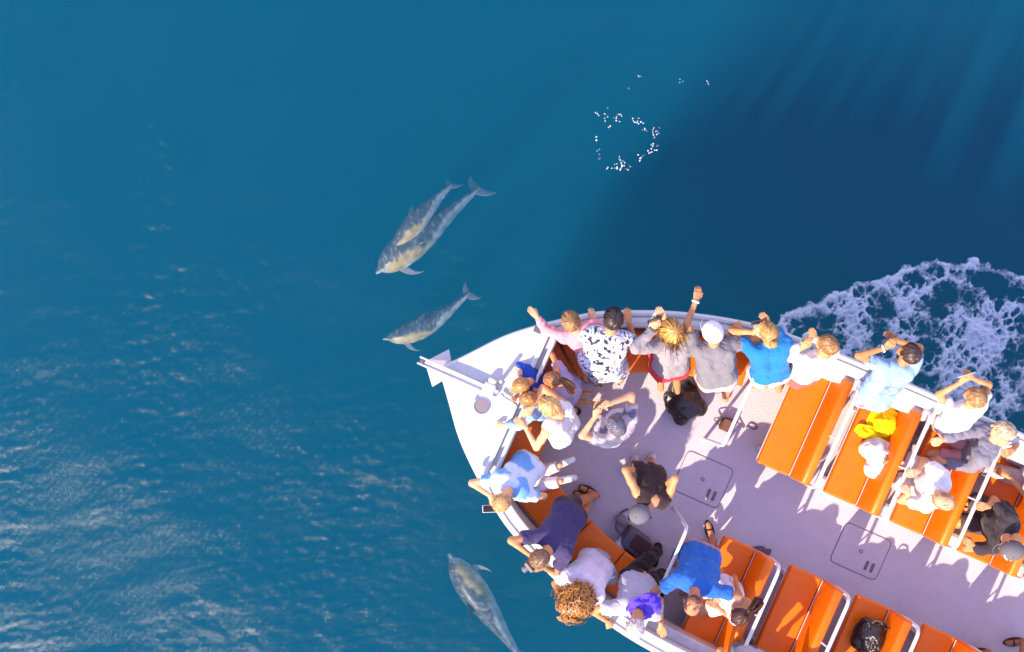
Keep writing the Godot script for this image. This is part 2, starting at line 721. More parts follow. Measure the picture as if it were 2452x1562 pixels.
func make_boat() -> void:
	var boat := thing("tour_boat", "white open tour boat with pointed bow and orange bench cushions", "boat", Vector3(-0.7206, 0, 0.4526), -0.41670)
	# hull skin, bow to stern, both sides
	var st := SurfaceTool.new()
	st.begin(Mesh.PRIMITIVE_TRIANGLES)
	st.set_smooth_group(1)
	var rows := []
	for i in 50:
		var x := 9.5 * pow(i / 49.0, 1.6)
		var b := half_breadth(x)
		var wx := x + 0.55 * exp(-x * 0.8)
		rows.append([Vector3(x, 1.8, b), Vector3(x + 0.06 * exp(-x), 1.6, b * 0.975), Vector3(wx * 0.5 + x * 0.5, 0.8, b * 0.86), Vector3(wx, 0.0, b * 0.74), Vector3(wx + 0.1, -0.35, b * 0.45), Vector3(wx + 0.15, -0.5, 0.0)])
	for i in rows.size() - 1:
		for k in 5:
			for s in [1.0, -1.0]:
				var f := Vector3(1, 1, s)
				var q := [rows[i][k] * f, rows[i + 1][k] * f, rows[i + 1][k + 1] * f, rows[i][k + 1] * f]
				for z in ([0, 1, 2, 0, 2, 3] if s < 0.0 else [0, 2, 1, 0, 3, 2]): st.add_vertex(q[z])
	var last: Array = rows[-1]
	st.set_smooth_group(-1)
	for k in 5:
		var q := [last[k], last[k + 1], last[k + 1] * Vector3(1, 1, -1), last[k] * Vector3(1, 1, -1)]
		for z in [0, 1, 2, 0, 2, 3]: st.add_vertex(q[z])
	st.generate_normals()
	obj("hull", st.commit(), M.gelcoat, boat)
	# gunwale: a rounded lip, a narrow drain groove, a broad cap and the bulwark's inner face
	var profile := PackedVector2Array([Vector2(-0.018, -0.09), Vector2(-0.022, -0.045), Vector2(-0.012, -0.012), Vector2(0.006, 0.0), Vector2(0.034, 0.0), Vector2(0.040, -0.022), Vector2(0.056, -0.022), Vector2(0.062, -0.002), Vector2(0.105, 0.004), Vector2(0.148, 0.0), Vector2(0.160, -0.012), Vector2(0.160, -0.07)])
	var inner := PackedVector2Array([Vector2(0.158, -0.06), Vector2(0.168, -0.3), Vector2(0.172, -0.86)])
	for side in [-1.0, 1.0]:
		var lip := PackedVector2Array([Vector2(-0.018, -0.09), Vector2(-0.022, -0.045), Vector2(-0.012, -0.012), Vector2(0.006, -0.001), Vector2(0.09, -0.006)])
		var fore := side_spots(0.0, 0.86, side, 0.0, RAIL_TOP, 0.05)
		obj("toe_rail", sweep(lip if side < 0.0 else reversed_profile(lip), fore[0], fore[1]), M.gelcoat, boat)
		var pts := side_spots(0.86, 9.4, side, 0.0, RAIL_TOP, 0.1)
		obj("gunwale", sweep(profile if side < 0.0 else reversed_profile(profile), pts[0], pts[1] if side < 0.0 else pts[1]), M.gelcoat, boat)
		var low := side_spots(0.86, 9.4, side, 0.0, RAIL_TOP, 0.1)
		obj("bulwark", sweep(inner if side < 0.0 else reversed_profile(inner), low[0], low[1]), M.liner, boat)
	# foredeck
	var deck := PackedVector2Array()
	for x in [0.02, 0.1, 0.2, 0.32, 0.45, 0.6, 0.74, 0.86]: deck.append(Vector2(x, -half_breadth(x) + 0.02))
	for x in [0.86, 0.74, 0.6, 0.45, 0.32, 0.2, 0.1, 0.02]: deck.append(Vector2(x, half_breadth(x) - 0.02))
	obj("foredeck", slab(deck, 1.7, RAIL_TOP - 0.008), M.gelcoat, boat)
	# coaming across the after edge of the foredeck, with a grab rail just behind it
	var cw := half_breadth(0.86) - 0.1
	var coaming := obj("coaming", rounded_box(Vector3(0.05, 0.9, cw * 2), 0.015), M.gelcoat, boat)
	coaming.position = Vector3(0.84, 1.445, 0)
	var shelf := obj("coaming_shelf", rounded_box(Vector3(0.10, 0.03, cw * 2 - 0.04), 0.01), M.gelcoat, boat)
	shelf.position = Vector3(0.916, 1.80, 0)
	obj("grab_rail", tube(bend([Vector3(0.93, 1.72, -cw), Vector3(0.93, 1.9, -cw + 0.02), Vector3(0.93, 1.9, cw - 0.02), Vector3(0.93, 1.72, cw)], 0.08), 0.019), M.gelcoat, boat)
	# cockpit sole
	var sole := PackedVector2Array()
	var xs := []
	for i in 30: xs.append(lerpf(0.84, 9.4, pow(i / 29.0, 1.3)))
	for x in xs: sole.append(Vector2(x, -half_breadth(x) + 0.15))
	xs.reverse()
	for x in xs: sole.append(Vector2(x, half_breadth(x) - 0.15))
	obj("deck", slab(sole, 0.9, SOLE), M.sole, boat)
	for h in [[3.125, 0.0], [5.07, 0.02]]: make_hatch(boat, Vector3(h[0], SOLE, h[1]))
	make_bow_bench(boat)
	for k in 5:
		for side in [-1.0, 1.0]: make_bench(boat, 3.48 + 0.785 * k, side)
	for side in [-1.0, 1.0]:
		var rail := obj("seat_rail", tube(bend([Vector3(2.96, 1.5, side * 1.66), Vector3(2.96, 1.93, side * 1.63), Vector3(2.96, 1.93, side * 0.46), Vector3(2.96, 1.0, side * 0.42)], 0.1), 0.019), M.rail, boat)
		tag(rail, "", "")
		# ledge under the gunwale beside the benches
		var pts := side_spots(3.0, 9.3, side, 0.165, 1.7, 0.3)
		var ledge := PackedVector2Array([Vector2(0, 0), Vector2(0.09, 0), Vector2(0.1, -0.01), Vector2(0.1, -0.28)])
		obj("side_ledge", sweep(ledge if side < 0.0 else reversed_profile(ledge), pts[0], pts[1]), M.liner, boat)
	make_foredeck_fittings(boat)


func reversed_profile(p: PackedVector2Array) -> PackedVector2Array:
	var q := p.duplicate()
	q.reverse()
	return q


func make_hatch(boat: Node3D, at: Vector3) -> void:
	var h := Node3D.new()
	h.name = "deck_hatch"
	h.position = at
	boat.add_child(h, true)
	obj("gasket", frame_ring(round_rect(0.57, 0.49, 0.06), round_rect(0.556, 0.476, 0.055), 0.0, 0.003), M.gasket, h)
	obj("cover", slab(round_rect(0.552, 0.472, 0.053), -0.02, 0.006, 0.004), M.sole, h)
	obj("latch_ring", frame_ring(disc(0.02, 18, Vector2(0.0, 0.0)), disc(0.014, 18, Vector2(0.0, 0.0)), 0.006, 0.012), M.gasket, h)
	for z in [0.045, 0.115]:
		var slot := obj("hinge", slab(round_rect(0.11, 0.032, 0.012), 0.006, 0.014, 0.003), M.gasket, h)
		slot.position = Vector3(0.13, 0, z * 1.0)
		slot.rotation.y = PI / 2
		slot.position = Vector3(0.12 + (z - 0.045), 0, 0.12)


func cushion_poly(a: Array, b: Array) -> PackedVector2Array:
	var out := PackedVector2Array()
	for p in a: out.append(Vector2(p.x, p.z))
	b = b.duplicate()
	b.reverse()
	for p in b: out.append(Vector2(p.x, p.z))
	return out


func make_bow_bench(boat: Node3D) -> void:
	# the bench that follows the bow: a white plinth, one cushion across and three along each side
	var bench := Node3D.new()
	bench.name = "bow_bench"
	boat.add_child(bench, true)
	for side in [-1.0, 1.0]:
		var base := [side_spots(0.9, 2.9, side, 0.175, 0, 0.12)[0], side_spots(1.02, 2.9, side, 0.60, 0, 0.12)[0]]
		obj("plinth", slab(cushion_poly(base[0], base[1]), SOLE + 0.002, SEAT - 0.085), M.liner, bench)
		for part in [[0.88, 1.86], [1.875, 2.40], [2.415, 2.92]]:
			var x0: float = part[0]
			var a: Array = side_spots(x0, part[1], side, 0.2, 0, 0.12)[0]
			var b: Array = side_spots(x0 + (0.085 if x0 < 1.4 else 0.0), part[1], side, 0.645, 0, 0.12)[0]
			obj("cushion", slab(cushion_poly(a, b), SEAT - 0.09, SEAT, 0.022, 0.006), M.vinyl, bench)
	var w0 := 0.765
	var w1 := 0.49
	obj("plinth", slab(PackedVector2Array([Vector2(0.88, -w0), Vector2(1.27, -w1 + 0.02), Vector2(1.27, w1 - 0.02), Vector2(0.88, w0)]), SOLE + 0.002, SEAT - 0.085), M.liner, bench)
	for k in 2:
		var s := -1.0 if k == 0 else 1.0
		obj("cushion", slab(PackedVector2Array([Vector2(0.97, s * 0.012), Vector2(0.97, s * w0), Vector2(1.315, s * w1), Vector2(1.315, s * 0.012)]), SEAT - 0.09, SEAT, 0.022, 0.006), M.vinyl, bench)


func make_bench(boat: Node3D, x: float, side: float) -> void:
	var bench := Node3D.new()
	bench.name = "bench"
	bench.position = Vector3(x, SOLE, 0)
	boat.add_child(bench, true)
	var z0 := 0.43
	var z1 := 1.6
	var mid := (z0 + z1) / 2.0 * side
	var wide := z1 - z0
	for z in [z0 + 0.14, z1 - 0.2]:
		var leg := obj("pedestal", rounded_box(Vector3(0.30, 0.36, 0.05), 0.012), M.gelcoat, bench)
		leg.position = Vector3(0.2, 0.181, z * side)
	var pan := obj("seat_pan", rounded_box(Vector3(0.40, 0.02, wide - 0.02), 0.006), M.gelcoat, bench)
	pan.position = Vector3(0.2, 0.352, mid)
	var seat := obj("seat_cushion", rounded_box(Vector3(0.365, 0.085, wide), 0.024, 0.008), M.vinyl, bench)
	seat.position = Vector3(0.1825, SEAT - SOLE - 0.0425, mid)
	obj("sun_slit_bead", tube([Vector3(0.369, 0.452, (z0 + 0.015) * side), Vector3(0.369, 0.452, (z1 - 0.015) * side)], 0.004, 6), M.rail, bench)  # white bead stands in for sunlight through the slit behind the seat
	# back cushion: leans aft, a piped seam along its upper front edge
	var st := SurfaceTool.new()
	st.begin(Mesh.PRIMITIVE_TRIANGLES)
	var prof := [Vector2(0.375, 0.40), Vector2(0.372, 0.47), Vector2(0.378, 0.6), Vector2(0.392, 0.76), Vector2(0.398, 0.79), Vector2(0.41, 0.803), Vector2(0.44, 0.808), Vector2(0.475, 0.803), Vector2(0.49, 0.79), Vector2(0.492, 0.76), Vector2(0.47, 0.40)]
	var ends := [z0 * side, (z0 + 0.02) * side, (z1 - 0.02) * side, z1 * side]
	var mid_p := Vector2(0.43, 0.6)
	for i in 3:
		for k in prof.size():
			var quad := []
			for e in [[i, k], [i + 1, k], [i + 1, (k + 1) % prof.size()], [i, (k + 1) % prof.size()]]:
				var p: Vector2 = prof[e[1]]
				if e[0] == 0 or e[0] == 3: p = mid_p + (p - mid_p) * 0.9
				quad.append(Vector3(p.x, p.y, ends[e[0]]))
			for q in ([0, 1, 2, 0, 2, 3] if side > 0.0 else [0, 2, 1, 0, 3, 2]): st.add_vertex(quad[q])
	for e in [0, 3]:
		for k in range(1, prof.size() - 1):
			var tri := []
			for q in [0, k, k + 1]:
				var p: Vector2 = mid_p + (prof[q] - mid_p) * 0.9
				tri.append(Vector3(p.x, p.y, ends[e]))
			if (e == 0) != (side > 0.0): tri.reverse()
			for p in tri: st.add_vertex(p)
	st.set_smooth_group(-1)
	st.generate_normals()
	obj("back_cushion", st.commit(), M.vinyl, bench)
	obj("seat_rail", tube(bend([Vector3(0.515, 0.5, side * 1.66), Vector3(0.515, 0.93, side * 1.63), Vector3(0.515, 0.93, side * 0.44), Vector3(0.515, 0.55, side * 0.44), Vector3(0.46, 0.36, side * 0.47)], 0.11), 0.019), M.rail, bench)
	obj("rail_bracket", tube([Vector3(0.46, 0.72, side * 1.0), Vector3(0.515, 0.925, side * 1.0)], 0.01, 8), M.rail, bench)


func make_foredeck_fittings(boat: Node3D) -> void:
	# bow roller that carries the anchor out over the stem
	var roller := Node3D.new()
	roller.name = "bow_roller"
	boat.add_child(roller, true)
	for z in [-0.034, 0.034]:
		obj("cheek", slab(PackedVector2Array([Vector2(-0.26, z - 0.008), Vector2(0.62, z - 0.008), Vector2(0.62, z + 0.008), Vector2(-0.26, z + 0.008)]), 1.85, 1.93, 0.004), M.rail, roller)
	obj("channel", slab(PackedVector2Array([Vector2(-0.24, -0.03), Vector2(0.62, -0.03), Vector2(0.62, 0.03), Vector2(-0.24, 0.03)]), 1.85, 1.905), M.gelcoat, roller)
	var wheel := obj("roller_wheel", tube([Vector3(-0.22, 1.9, -0.028), Vector3(-0.22, 1.9, 0.028)], 0.03), M.rubber, roller)
	wheel.name = "roller_wheel"
	var base := obj("windlass", rounded_box(Vector3(0.13, 0.1, 0.13), 0.03), M.gelcoat, boat)
	base.position = Vector3(0.52, 1.9, -0.02)
	obj("drum", tube([Vector3(0, 0, -0.11), Vector3(0, 0, -0.065)], 0.045, 16), M.rail, base)
	obj("post", tube([Vector3(0.6, 1.84, -0.14), Vector3(0.6, 2.08, -0.15)], 0.022), M.gelcoat, boat)
	var cleat := obj("cleat", tube([Vector3(0.66, 1.88, -0.03), Vector3(0.69, 1.892, 0.0), Vector3(0.84, 1.892, 0.02), Vector3(0.86, 1.88, 0.03)], 0.016), M.steel, boat)
	cleat.name = "cleat"
	var chock := obj("fairlead", rounded_box(Vector3(0.085, 0.03, 0.07), 0.01), M.rubber, boat)
	chock.position = Vector3(0.737, 1.86, -0.778)
	chock.position.y = 1.858
	var scuttle := Node3D.new()
	scuttle.name = "round_deck_plate"
	scuttle.position = Vector3(0.525, 1.85, 0.176)
	scuttle.position.y = RAIL_TOP - 0.008
	boat.add_child(scuttle, true)
	obj("lens", slab(disc(0.074), 0.0, 0.012, 0.004), M.smoked, scuttle)
	obj("rim", frame_ring(disc(0.086), disc(0.074), 0.0, 0.016), M.steel, scuttle)
	for z in [-0.018, 0.018]:
		var arm := obj("hinge", rounded_box(Vector3(0.05, 0.016, 0.014), 0.005), M.steel, scuttle)
		arm.position = Vector3(-0.085, 0.012, z - 0.06)
		arm.rotation.y = 0.9
	# the anchor hung in the roller: shank and two flukes that spread to either side below it
	var anchor := thing("anchor", "pale galvanised anchor with two spread flukes hung under bow roller tip", "anchor", Vector3.ZERO)
	anchor.transform = boat.transform
	obj("shank", tube([Vector3(-0.20, 1.90, 0), Vector3(0.46, 1.89, 0)], 0.014, 8), M.galvanised, anchor)
	for s in [-1.0, 1.0]:
		var v := PackedVector3Array()
		var idx := PackedInt32Array()
		var rim := [Vector3(-0.19, 1.80, 0.015 * s), Vector3(-0.03, 1.70, 0.215 * s), Vector3(0.03, 1.73, 0.13 * s), Vector3(0.085, 1.76, 0.02 * s)]
		for y in [0.0, -0.02]:
			for p in rim: v.append(p + Vector3(0, y, 0))
		var up := [0, 1, 2, 0, 2, 3] if s > 0 else [0, 2, 1, 0, 3, 2]
		idx.append_array(PackedInt32Array(up if s < 0 else [0, 2, 1, 0, 3, 2]))
		for q in [0, 2, 1, 0, 3, 2] if s < 0 else [0, 1, 2, 0, 2, 3]: idx.append(q + 4)
		for k in 4:
			var j := (k + 1) % 4
			idx.append_array(PackedInt32Array([k, j, j + 4, k, j + 4, k + 4]))
		obj("fluke", smooth_mesh(v, idx), M.galvanised, anchor)


# ---------------------------------------------------------------- people

var head_v := PackedVector3Array()
var head_i := PackedInt32Array()
var hand_v := {}
var hand_i := {}
var folds: FastNoiseLite
var blotch: FastNoiseLite


func make_head_and_hands() -> void:


	# head: crown up (+y), face towards -z, centred between the ears
	field_begin(Vector3(-0.13, -0.16, -0.16), Vector3(0.13, 0.16, 0.15), 0.0065)
	field_bone(Vector3(0, 0.035, 0.03), Vector3(0, 0.03, -0.022), 0.083, 0.078, 0.03)
	field_bone(Vector3(0, -0.01, -0.035), Vector3(0, -0.06, -0.04), 0.062, 0.048, 0.03)
	field_bone(Vector3(-0.025, -0.082, -0.062), Vector3(0.025, -0.082, -0.062), 0.026, 0.026, 0.025)
	field_bone(Vector3(-0.035, 0.03, -0.082), Vector3(0.035, 0.03, -0.082), 0.016, 0.016, 0.02)
	field_bone(Vector3(0, 0.012, -0.098), Vector3(0, -0.026, -0.117), 0.009, 0.013, 0.012)
	field_bone(Vector3(-0.02, -0.055, -0.094), Vector3(0.02, -0.055, -0.094), 0.009, 0.009, 0.01)
	for s in [-1.0, 1.0]:
		field_bone(Vector3(0.082 * s, 0.012, 0.004), Vector3(0.09 * s, -0.024, -0.004), 0.013, 0.009, 0.008)
		field_bone(Vector3(0.045 * s, -0.02, -0.072), Vector3(0.04 * s, -0.035, -0.07), 0.022, 0.02, 0.02)
	field_bone(Vector3(0, -0.03, 0.03), Vector3(0, -0.13, 0.045), 0.058, 0.055, 0.03)
	field_mesh(head_v, head_i)
	# hands: wrist at the origin, fingers along +x, back of the hand up (+y), thumb on the +z side; one relaxed, one closed round a bar
	for pose in ["relaxed", "grip"]:
		var curl := 0.5 if pose == "relaxed" else 1.25
		field_begin(Vector3(-0.04, -0.11, -0.075), Vector3(0.21, 0.04, 0.095), 0.0055)
		field_bone(Vector3(-0.02, 0, 0), Vector3(0.02, 0, 0), 0.027, 0.026, 0.015)
		for k in 4:
			var z := 0.032 - 0.021 * k
			field_bone(Vector3(0.01, 0, z * 0.6), Vector3(0.085, 0, z), 0.018, 0.014, 0.012)
			var p := Vector3(0.088, 0, z)
			var a := 0.1 * curl
			for seg in 3:
				var l: float = [0.042, 0.027, 0.021][seg] * [0.95, 1.06, 1.0, 0.8][k]
				a += curl * [0.45, 0.75, 0.5][seg]
				var q := p + Vector3(cos(a), -sin(a), (z - 0.0) * 0.12) * l
				field_bone(p, q, 0.0095 - 0.0008 * seg, 0.009 - 0.0008 * seg, 0.004)
				p = q
		var th := [Vector3(0.018, -0.006, 0.022), Vector3(0.055, -0.016, 0.052), Vector3(0.088, -0.03 * curl, 0.056), Vector3(0.108, -0.045 * curl, 0.048)]
		for seg in 3: field_bone(th[seg], th[seg + 1], [0.016, 0.0125, 0.0105][seg], [0.0125, 0.0105, 0.009][seg], 0.006)
		var v := PackedVector3Array()
		var i := PackedInt32Array()
		field_mesh(v, i)
		hand_v[pose] = v
		hand_i[pose] = i


func append_part(v: PackedVector3Array, idx: PackedInt32Array, pv: PackedVector3Array, pi: PackedInt32Array, t: Transform3D) -> void:
	var first := v.size()
	var flip := t.basis.determinant() < 0.0
	for p in pv: v.append(t * p)
	for k in range(0, pi.size(), 3):
		idx.append(first + pi[k])
		idx.append(first + pi[k + (2 if flip else 1)])
		idx.append(first + pi[k + (1 if flip else 2)])


func joint_between(a: Vector3, b: Vector3, la: float, lb: float, hint: Vector3) -> Vector3:
	var d := b - a
	var l := clampf(d.length(), 0.02, la + lb - 0.002)
	var x := d.normalized()
	var along := (la * la - lb * lb + l * l) / (2.0 * l)
	var off := sqrt(maxf(la * la - along * along, 0.0))
	var h := (hint - x * hint.dot(x)).normalized()
	return a + x * along + h * off


func reach(a: Vector3, b: Vector3, most: float) -> Vector3:
	var d := b - a
	return b if d.length() < most else a + d.normalized() * most


func cloth(linear: Color, rough := 0.85, sheen := 0.25) -> StandardMaterial3D:
	var key := "cloth %s %s" % [linear.to_html(), rough]
	if not M.has(key):
		var m := mat(key, Color.WHITE, rough, 0.3)
		m.vertex_color_use_as_albedo = true
		m.rim_enabled = true
		m.rim = sheen
		m.rim_tint = 0.8
		m.normal_enabled = true
		m.normal_texture = M.weave
		m.normal_scale = 0.12
		m.uv1_triplanar = true
		m.uv1_scale = Vector3.ONE * 6.0
	return M[key]


var emblem_at := Vector3.ZERO
var emblem_x := Vector3.RIGHT
var emblem_y := Vector3.BACK


func garment_mesh(base: Vector3, amp: float, color: Color, print_ := "", second := Color.BLACK) -> ArrayMesh:
	var v := PackedVector3Array()
	var idx := PackedInt32Array()
	field_mesh(v, idx)
	# folds push the cloth outward, as loose cloth hangs off the body
	var n := PackedVector3Array()
	n.resize(v.size())
	for t in range(0, idx.size(), 3):
		var f := (v[idx[t + 2]] - v[idx[t]]).cross(v[idx[t + 1]] - v[idx[t]])
		for k in 3: n[idx[t + k]] += f
	var col := PackedColorArray()
	col.resize(v.size())
	for i in v.size():
		var p := v[i]
		var f1 := folds.get_noise_3d(p.x * 1.5, p.y * 1.1, p.z * 1.5)
		var r := 0.45 + f1 * 1.3 - 0.9 * smoothstep(0.10, 0.0, absf(f1 + 0.05))
		v[i] += n[i].normalized() * amp * clampf(r, -0.25, 1.3) - base
		var c := color * (0.96 + 0.08 * folds.get_noise_3d(p.x * 3.0, p.y * 3.0, p.z * 3.0))
		if print_ == "blossom":
			var b := blotch.get_noise_3d(p.x * 1.25, p.y * 1.25, p.z * 1.25)
			if b > 0.19: c = second
			elif b < -0.36: c = Color(0.20, 0.25, 0.55)
		elif print_ == "shade_marbled":  # broad patches of shade on the shirt, painted into the cloth colour
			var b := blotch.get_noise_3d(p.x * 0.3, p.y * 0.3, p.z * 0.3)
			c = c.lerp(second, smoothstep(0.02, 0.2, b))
		elif print_ == "emblem":
			var q := p - emblem_at
			var a := absf(q.dot(emblem_x)) / 0.085
			var b := absf(q.dot(emblem_y)) / 0.065
			if maxf(a, b) < 1.15 and (maxf(a, b) > 0.82 or absf(a - b) < 0.14): c = c.lerp(second, 0.55)
		elif print_ == "striped":
			if fposmod((p.x * 0.7 - p.z * 0.7) * 14.0, 1.0) < 0.42: c = second
		col[i] = Color(c, 1.0)
	return smooth_mesh(v, idx, col)


func person(s: Dictionary) -> Node3D:
	var k: float = s.get("size", 1.0)
	var fat: float = s.get("build", 1.0) * 0.95
	var pelvis: Vector3 = s.pelvis
	var neck: Vector3 = s.neck
	var head: Vector3 = s.head
	var face2: Vector2 = (s.face as Vector2).normalized()
	var face := Vector3(face2.x, 0, face2.y)
	var right := Vector3(-face.z, 0, face.x)
	var spine := (neck - pelvis).normalized()
	right = (right - spine * right.dot(spine)).normalized()
	var front := spine.cross(right).normalized() * -1.0
	if front.dot(face) < -0.2 and spine.y > 0.3: front = -front
	var torso := 0.50 * k
	if not s.get("loose", false): neck = pelvis + spine * clampf((neck - pelvis).length(), torso * 0.85, torso * 1.12)
	var head_dir := (head - neck).normalized()
	head = neck + head_dir * 0.165 * k
	var base := Vector3(pelvis.x, SOLE, pelvis.z)
	var node := thing("person", s.label, "person", base, 0.0, "people aboard the tour boat")
	var upper := 0.285 * k
	var fore := 0.255 * k
	var thigh := 0.43 * k
	var shin := 0.42 * k
	var shoulders := []
	var elbows := []
	var wrists := []
	var hands := []
	var hips := []
	var knees := []
	var ankles := []
	var chest := pelvis + spine * ((neck - pelvis).length() - 0.07 * k)
	for side in 2:
		var sg := -1.0 if side == 0 else 1.0
		var sh := chest + right * sg * 0.178 * k
		var target: Vector3 = s.hands[side]
		sh += (target - sh).normalized() * 0.03 * k
		var hd := (target - sh).normalized()
		var wrist := reach(sh, target - hd * 0.07 * k, (upper + fore) * 0.995)
		var hint: Vector3 = right * sg * 0.4 - Vector3.UP * 0.9
		if s.has("elbows") and s.elbows[side] != null: hint = s.elbows[side]
		var el := joint_between(sh, wrist, upper, fore, hint)
		shoulders.append(sh)
		elbows.append(el)
		wrists.append(wrist)
		hands.append((target - wrist).normalized().lerp((wrist - el).normalized(), 0.5).normalized())
		var hip := pelvis + right * sg * 0.095 * k
		var foot: Vector3 = s.feet[side]
		var ankle := reach(hip, foot + Vector3(0, 0.075 * k, 0), (thigh + shin) * 0.998)
		var kh: Vector3 = face * 0.9 + Vector3.UP * 0.25 + right * sg * 0.12
		if s.has("knees") and s.knees != null: kh = s.knees
		hips.append(hip)
		knees.append(joint_between(hip, ankle, thigh, shin, kh))
		ankles.append(ankle)
	# body, one skin
	var lo := head
	var hi := head
	for p in shoulders + elbows + wrists + hips + knees + ankles + [pelvis, neck]:
		lo = lo.min(p)
		hi = hi.max(p)
	lo -= Vector3.ONE * 0.24
	hi += Vector3.ONE * 0.24
	var cell := 0.0165
	field_begin(lo, hi, cell)
	torso_bones(pelvis, chest, neck, right, front, shoulders, k, fat, 0.0)
	field_bone(chest + spine * 0.02, head - head_dir * 0.03, 0.056 * k, 0.053 * k, 0.03)
	for side in 2:
		field_bone(shoulders[side], elbows[side], 0.047 * k, 0.038 * k, 0.025)
		field_bone(elbows[side], wrists[side], 0.039 * k, 0.0255 * k, 0.015)
		field_bone(hips[side], knees[side], 0.088 * k * fat, 0.058 * k, 0.03)
		field_bone(knees[side], knees[side].lerp(ankles[side], 0.4), 0.056 * k, 0.054 * k, 0.02)
		field_bone(knees[side].lerp(ankles[side], 0.4), ankles[side], 0.054 * k, 0.035 * k, 0.02)
		var toe: Vector3 = foot_dir(s, side, face, knees[side], ankles[side])
		field_bone(ankles[side] - toe * 0.03 * k + Vector3(0, -0.035 * k, 0) * absf(toe.y - 1.0), ankles[side] + toe * 0.15 * k + Vector3(0, -0.045 * k, 0), 0.036 * k, 0.03 * k, 0.02)
	var v := PackedVector3Array()
	var idx := PackedInt32Array()
	field_mesh(v, idx)
	# head and hands
	var gaze: Vector3 = (s.get("gaze", face + Vector3(0, -0.55, 0)) as Vector3).normalized()
	var hup := (head_dir * 0.8 + Vector3.UP * 0.5)
	hup = (hup - gaze * hup.dot(gaze)).normalized()
	var hb := Basis(gaze.cross(hup).normalized(), hup, -gaze)
	var hs: float = s.get("head_size", lerpf(1.0, k, 0.45))
	var ht := Transform3D(hb * hs, head)
	append_part(v, idx, head_v, head_i, ht)
	for side in 2:
		var x: Vector3 = hands[side]
		var y: Vector3 = (Vector3.UP - x * x.y)
		if y.length() < 0.2: y = -face
		y = y.normalized()
		var z := x.cross(y).normalized()
		# thumbs point towards each other
		if z.dot(right) * (1.0 if side == 0 else -1.0) < 0.0: z = -z
		var pose: String = s.get("grip", ["relaxed", "relaxed"])[side]
		append_part(v, idx, hand_v[pose], hand_i[pose], Transform3D(Basis(x, y, z) * (0.88 * k), wrists[side]))
	var skin: Color = s.get("skin", Color(0.58, 0.29, 0.16))
	var col := PackedColorArray()
	col.resize(v.size())
	for i in v.size():
		var c := skin * (1.0 + 0.16 * blotch.get_noise_3dv(v[i] * 0.7))
		c.g *= 1.0 - 0.06 * blotch.get_noise_3dv(v[i] * 0.3 + Vector3.ONE)
		col[i] = Color(c, 1.0)
		v[i] -= base
	var body := obj("body", smooth_mesh(v, idx, col), M.skin, node)
	body.name = "body"
	# eyes
	for sg in [-1.0, 1.0]:
		var eye := obj("eye", M.eye_mesh, M.eye, node)
		eye.transform = Transform3D(Basis.IDENTITY.scaled(Vector3.ONE * hs), ht * Vector3(0.031 * sg, 0.006, -0.086) - base)
	# clothes
	for g in s.wear:
		var kind: String = g[0]
		var c: Color = g[2]
		var print_: String = g[3] if g.size() > 3 else ""
		var c2: Color = g[4] if g.size() > 4 else Color.BLACK
		field_begin(lo, hi, 0.0155)
		emblem_at = pelvis.lerp(chest, 0.55) - front * 0.1
		emblem_x = right
		emblem_y = spine
		var amp := 0.012
		match kind:
			"tee", "long", "tank", "dress":
				var grow := 0.017
				torso_bones(pelvis + spine * s.get("hem", 0.045), chest, neck, right, front, shoulders, k, fat * 1.03, grow, kind == "tank")
				if kind != "tank":
					for side in 2:
						amp = 0.013
						var part: float = {"tee": 0.62, "long": 1.0, "dress": 0.55}[kind]
						var e: Vector3 = shoulders[side].lerp(elbows[side], part)
						field_bone(shoulders[side], e, 0.066 * k, (0.068 if part < 1.0 else 0.055) * k, 0.03, part < 1.0)
						if kind == "long":
							field_bone(elbows[side], elbows[side].lerp(wrists[side], 0.92), 0.056 * k, 0.043 * k, 0.02, true)
				if kind == "dress":
					amp = 0.016
					var below: Vector3 = (knees[0] + knees[1]) / 2.0
					field_bone(pelvis, pelvis.lerp(below, 0.55), 0.165 * k, 0.2 * k, 0.05, true)
					for side in 2: field_bone(hips[side], hips[side].lerp(knees[side], 0.85), 0.13 * k, 0.15 * k, 0.05, true)
			"shorts", "trousers":
				field_bone(hips[0], hips[1], 0.110 * k * fat, 0.110 * k * fat, 0.04)
				field_bone(pelvis, pelvis + spine * 0.05 * k, 0.108 * k * fat, 0.10 * k * fat, 0.04)
				for side in 2:
					if kind == "shorts":
						field_bone(hips[side], hips[side].lerp(knees[side], 0.72), 0.100 * k * fat, 0.096 * k, 0.03, true)
					else:
						field_bone(hips[side], knees[side], 0.100 * k * fat, 0.078 * k, 0.03)
						field_bone(knees[side], knees[side].lerp(ankles[side], 0.93), 0.077 * k, 0.066 * k, 0.025, true)
			"skirt":
				amp = 0.016
				field_bone(pelvis + spine * 0.04, pelvis, 0.11 * k, 0.115 * k, 0.04)
				for side in 2: field_bone(hips[side], hips[side].lerp(knees[side], 0.75), 0.12 * k, 0.125 * k, 0.05, true)
			"shoes":
				for side in 2:
					var toe: Vector3 = foot_dir(s, side, face, knees[side], ankles[side])
					field_bone(ankles[side] - toe * 0.04 * k + Vector3(0, -0.035 * k, 0), ankles[side] + toe * 0.165 * k + Vector3(0, -0.042 * k, 0), 0.045 * k, 0.037 * k, 0.02)
				amp = 0.002
		var gm := garment_mesh(base, amp, c, print_, c2)
		obj(g[1], gm, cloth(c), node)
